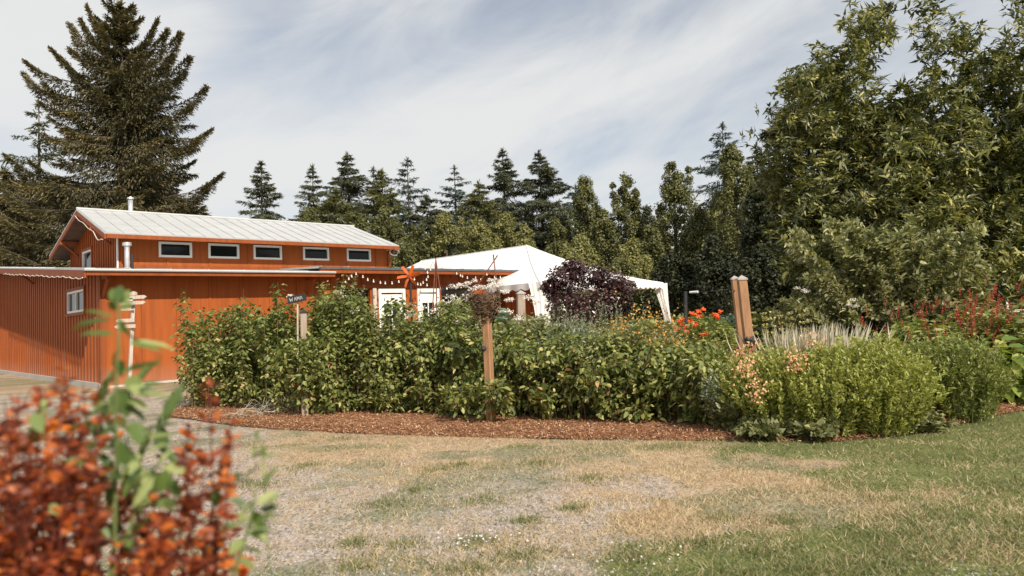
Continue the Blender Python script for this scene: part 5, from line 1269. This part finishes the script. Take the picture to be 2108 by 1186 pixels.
# orange pinwheel
Y = 14.5; c = P(842, 569, Y); pw = empty('garden_pinwheel', (c.x, Y, 0), label='orange six bladed garden pinwheel in front of the white doors', cat='pinwheel')
mb = MB(); mb.tube([(.02, .04, 0), (.02, .04, c.z)], .022, 8); mb.build('pole', M['dark'], pw)
mb = MB(); mb.tube([(0, -.06, c.z), (0, .05, c.z)], .035, 10); mb.build('hub', M['rust'], pw)
for i, an in enumerate((8, 62, 118, 180, 245, 305)):
    a = rad(an); L = .245; rd = Vector((math.cos(a), 0, math.sin(a))); tn = Vector((-math.sin(a), 0, math.cos(a))); o0 = Vector((0, -.02, c.z))
    vs = [o0+rd*.02-tn*.02, o0+rd*.02+tn*.02, o0+rd*L*.55-tn*.028+Vector((0, .012, 0)), o0+rd*L*.55+tn*.032-Vector((0, .035, 0)), o0+rd*L-tn*.008+Vector((0, .008, 0)), o0+rd*L+tn*.045-Vector((0, .045, 0))]
    vs += [v_+Vector((0, .006, 0)) for v_ in vs]
    mb = MB(); mb.add(vs, [(0,2,3,1),(2,4,5,3),(6,7,9,8),(8,9,11,10),(0,1,7,6),(4,10,11,5),(0,6,8,2),(2,8,10,4),(1,3,9,7),(3,5,11,9)]); mb.build('blade', M['pinwheel'], pw)
# rusty steel tripods
def tripod(name, label, apex, Y, legs, ext):
    a = P(apex[0], apex[1], Y); t = empty(name, (a.x, Y, 0), label=label, cat='plant support')
    for x, y, dy in legs:
        e = P(x, y, Y+dy); e0 = e-a; k_ = -a.z/e0.z; g = a+e0*k_
        up_ = (a-g).normalized()*ext
        mb = MB(); mb.tube([(g.x-a.x, g.y-Y, 0), (up_.x, up_.y, a.z+up_.z)], .011, 5); mb.build('rod', M['rust'], t)
tripod('rod_tripod', 'tall thin rusty rod tripod right of the orange pinwheel', (897, 533), 13.5, [(890, 640, -.15), (899, 640, .2), (912, 640, -.1)], .02)
tripod('rod_tripod', 'splayed rusty rod tripod above the twig nest', (1017, 537), 12.5, [(975, 600, .1), (1024, 600, .2), (1030, 640, -.2)], .12)
# dry stalks lying at the foot of the hedge
t = empty('dry_stalks', (G(535, 858).x, G(535, 858).y, 0), label='pale dead stalks lying at the foot of the hedge on the left', cat='stalks')
k = 120; g0 = G(535, 862); p = np.stack([g0.x+RNG.normal(size=k)*.22, g0.y+RNG.normal(size=k)*.10, .03+RNG.random(k)*.12], 1)
leaves('stalks', M['pale'], t, p, rdir(k)*[1, .5, .5], rdir(k), .25, .005, (npx([(0,-.5,0),(0,.5,0),(1,.5,0),(1,-.5,0)]), [(0,1,2,3)]))
# red shed far right
Y = 15; a = P(2052, 572, Y); sh = empty('garden_shed', (a.x, Y, 0), label='dark red shed with white framed window at the right edge behind the red spikes', cat='shed')
mb = MB(); mb.box(0, 2.6, 0, 2.4, 0, a.z-.02); mb.build('wall', M['rust'], sh)
mb = MB(); mb.add([(-.15, -.3, a.z-.06), (2.8, -.3, a.z-.06), (2.8, 2.7, a.z+.5), (-.15, 2.7, a.z+.5), (-.15, -.3, a.z), (2.8, -.3, a.z), (2.8, 2.7, a.z+.56), (-.15, 2.7, a.z+.56)], [(0,3,2,1),(4,5,6,7),(0,1,5,4),(1,2,6,5),(2,3,7,6),(3,0,4,7)]); mb.build('roof', M['rust'], sh)
zt = P(2070, 581, Y).z; mb = MB(); mb.box(.12, .75, -.05, -.003, zt-.05, zt); mb.box(.12, .17, -.05, -.003, zt-.65, zt-.05); mb.box(.70, .75, -.05, -.003, zt-.65, zt-.05); mb.box(.17, .70, -.05, -.003, zt-.65, zt-.60)
wf = mb.build('window', M['white'], sh); mb = MB(); mb.box(.17, .70, -.03, -.01, zt-.60, zt-.05); mb.build('pane', M['glass'], wf)

# ------------------------------------------------------------------ foreground
def barberry():
    rg = np.random.default_rng(77); A = []; B = []; C_ = []
    D0 = .95; base = P(60, 1186, D0); bx, by = base.x-.10, D0+.05
    t = empty('barberry_bush', (bx, by, 0), label='blurred red and orange leaved bush filling the lower left corner', cat='shrub')
    tips = [(132,725),(118,760),(60,800),(20,812),(90,800),(150,800),(30,850),(200,855),(175,790),(60,870),(120,870),(260,1010),(230,960),(380,905),(430,790),(420,850),(400,880),(360,960),(475,860),(470,900),(455,960),(440,1000),(465,1010),(480,1075),(450,1090),(400,960),(420,940),(330,990),(300,1050),(350,1030),(500,1150),(540,1180),(250,1090),(200,1010),(150,960),(100,930),(20,930),(60,960),(210,760),(185,850),(340,1090),(400,1060),(440,1150),(0,880),(-30,830)]
    for x, y in tips:
        for j in range(1 if x > 290 else 2):
            d = D0+rg.uniform(-.14, .22); e = npx(P(x+rg.normal()*(5+9*j), y+(rg.uniform(0, 60) if j else 0), d))
            a = np.array([bx+rg.normal()*.10+.25*(e[0]-bx), by+rg.normal()*.08, .35]) if x < 290 else np.array([e[0]-.12+rg.normal()*.03, by+rg.normal()*.06, .40]); A.append(a); C_.append(e); B.append(a*.5+e*.5+[.06*(e[0]-bx), 0, .10])
    for j in range(78):
        x = rg.uniform(250, 450) if j % 4 == 0 else rg.uniform(-60, 215); y = rg.uniform(930, 1300)+max(0, (x-380))*.8; d = D0+rg.uniform(-.16, .26); e = npx(P(x, y, d)); a = np.array([bx+.3*(e[0]-bx)+rg.normal()*.08, by+rg.normal()*.08, .2])
        A.append(a); C_.append(e); B.append((a+e)/2+[0, 0, .06])
    A, B, C_ = npx(A), npx(B), npx(C_); ns = len(A); nw = 27; idx = np.repeat(np.arange(ns), nw); k = len(idx); u = .35+.65*rg.random(k); tt = u[:, None]
    p = A[idx]*(1-tt)**2+2*B[idx]*tt*(1-tt)+C_[idx]*tt**2; ax = nrm(C_[idx]-A[idx])
    q = 4; pr = np.repeat(p, q, 0)+rg.normal(size=(k*q, 3))*.0022; axr = np.repeat(ax, q, 0); kk = k*q; d0 = rdir(kk); d0 = nrm(d0-axr*np.sum(d0*axr, 1, keepdims=True))
    tone = np.clip(rg.random(kk)*.70+.42*np.repeat(rg.random(ns)[idx], q)-.05, 0, 1)
    leaves('leaves', M['barberry'], t, pr, d0+axr*.5, np.array([0, -.3, 1.0])+rdir(kk)*.8, .0165*(.55+.75*rg.random(kk)), .0108*(.7+.5*rg.random(kk)), T_LEAF, rnd=tone)
    mb = MB(); L0 = np.array([bx, by, 0.])
    for i in range(ns):
        mb.tube([A[i]*(1-s)**2+B[i]*2*s*(1-s)+C_[i]*s*s-L0 for s in (0, .33, .66, 1)], [.0022, .0018, .0013, .0008], 4, cap=False)
    for i in range(14): a = rg.random()*6.28; mb.tube([(.05*math.cos(a), .05*math.sin(a), 0), (.12*math.cos(a)+.1, .1*math.sin(a), .4)], [.006, .004], 5)
    mb.build('stems', plain('red_twig', (.12, .03, .02), .6, .3, 30), t)
barberry()
def shoot(name, label, path, lv, D0, r=.0028, root=None):
    """a leafy green shoot: path of pixels at depth D0; lv = (x, y, dx, dy, width) of single leaves"""
    b0 = P(path[0][0], path[0][1], D0); t = root or empty(name, (b0.x, D0, 0), label=label, cat='plant')
    L0 = Vector(t.location); pts = [P(x, y, D0)-L0 for x, y in path]; pts = [Vector((pts[0].x, 0, 0)) if root is None else pts[0]]+pts
    mb = MB(); mb.tube(pts, [r*1.3]+[r*(1-.6*i/len(path)) for i in range(len(path))], 6); mb.build('stem', M['stem'], t, smooth=True)
    Pn, D, N, L, W = [], [], [], [], []
    for x, y, dx, dy, w in lv:
        dep = D0+random.uniform(-.03, .03); a = P(x, y, dep); e = P(x+dx, y+dy, dep+random.uniform(-.02, .02)); Pn.append(a); D.append(e-a); N.append((random.gauss(0, .4), -.5+random.gauss(0, .3), .8)); L.append((e-a).length); W.append(w/F_PX*dep)
    n = len(Pn); leaves('leaves', M['privet'], t, npx(Pn), npx(D), npx(N), npx(L), npx(W), T_LEAF, smooth=True)
    return t
lv = [(243,625,-18,-38,26),(246,628,20,-36,28),(244,622,3,-42,26),(238,640,-16,-26,18),(250,640,26,-24,18),
      (235,655,-62,-26,20),(228,660,-95,0,16),(245,655,16,40,26),(236,690,-80,-12,18),(246,690,-8,42,26),(260,690,40,16,26),(268,705,90,-2,16),(262,705,70,10,16),(240,720,-14,36,20),(244,740,14,38,26),
      (240,750,-20,40,26),(246,770,50,-22,18),(240,775,-38,14,20),(258,760,70,-24,14),(232,765,-34,32,36),(225,780,-22,44,38),(262,775,26,30,40),(268,790,40,22,36),(285,800,48,10,24),(270,800,60,-20,20),(240,805,-10,52,40),(246,800,16,60,46),
      (262,820,46,18,26),(285,812,60,-8,20),(255,835,50,24,28),(235,830,-70,22,24),(230,845,-50,-8,22),(224,850,-70,28,20),(215,862,-80,8,18),(290,890,70,-28,14),(290,905,60,-18,12),(240,900,-20,24,22),(255,925,30,40,26),
      (90,820,-4,40,22),(70,850,14,36,34),(76,865,10,46,38),(60,880,20,30,30),(100,1040,30,20,26),(170,1065,50,-8,16),(200,910,-40,30,26),(270,870,30,44,40),(236,870,-30,30,36),(262,950,40,40,34)]
sht = shoot('green_shoot', 'tall blurred green shoot with long leaves rising in front of the signpost', [(222,1250),(236,1100),(240,950),(238,860),(240,780),(245,700),(244,620)], lv, .90)
lv2 = [(330,975,-24,44,26),(335,970,14,60,40),(340,965,-6,56,36),(318,980,-50,70,22),(305,1000,-30,66,30),(300,1010,-34,30,24),(325,960,26,-40,18),(345,985,34,38,28),(295,965,-40,30,22),(330,1030,30,20,20),(265,1000,40,-30,18),(280,980,-34,44,30),(250,985,-30,-20,20),(262,960,-18,-50,32),(285,940,16,-54,30),(300,935,44,-30,20)]
shoot('', '', [(262,1100),(290,1020),(325,955)], lv2, .86, .002, sht)
lv3 = [(500,1060,20,-34,26),(518,1050,-6,44,34),(522,1050,18,46,34),(508,1075,-46,8,22),(512,1072,-36,-22,22),(530,1040,34,-34,22),(534,1050,40,-10,22),(525,1075,40,-24,20),(500,1110,-30,30,30),(510,1100,44,-12,22),(515,1095,40,16,24),(485,1140,-22,40,28),(498,1130,44,2,22),(492,1150,40,20,20),(478,1180,-20,30,24),(455,1000,44,-30,26),(448,1010,-10,34,26),(460,995,66,-16,18),(470,985,20,-20,18),(545,985,-6,-44,10),(540,1000,26,-44,16),(552,1040,24,-30,14),(505,1040,-30,-18,20),(480,1075,-26,14,22)]
lvx = [(random.uniform(190, 345), random.uniform(840, 1140), random.gauss(0, 42), random.gauss(-10, 40), random.uniform(18, 38)) for _ in range(60)]
shoot('', '', [(232,1200),(245,1050),(262,900)], lvx, .98, .0022, sht)
shoot('green_shoot', 'lower green shoot at the right side of the red bush', [(468,1260),(488,1160),(508,1100),(520,1050),(528,1005)], lv3, .88)
shoot('green_shoot', 'thin yellow green sprig floating above the gravel right of the red bush', [(560,1260),(552,1120),(545,1000),(538,930),(530,895)], [(530,905,-6,-24,12),(526,915,-6,28,12),(540,915,6,30,14),(544,940,24,-6,10),(542,930,-24,10,10),(536,960,-40,14,12)], .92, .0012)
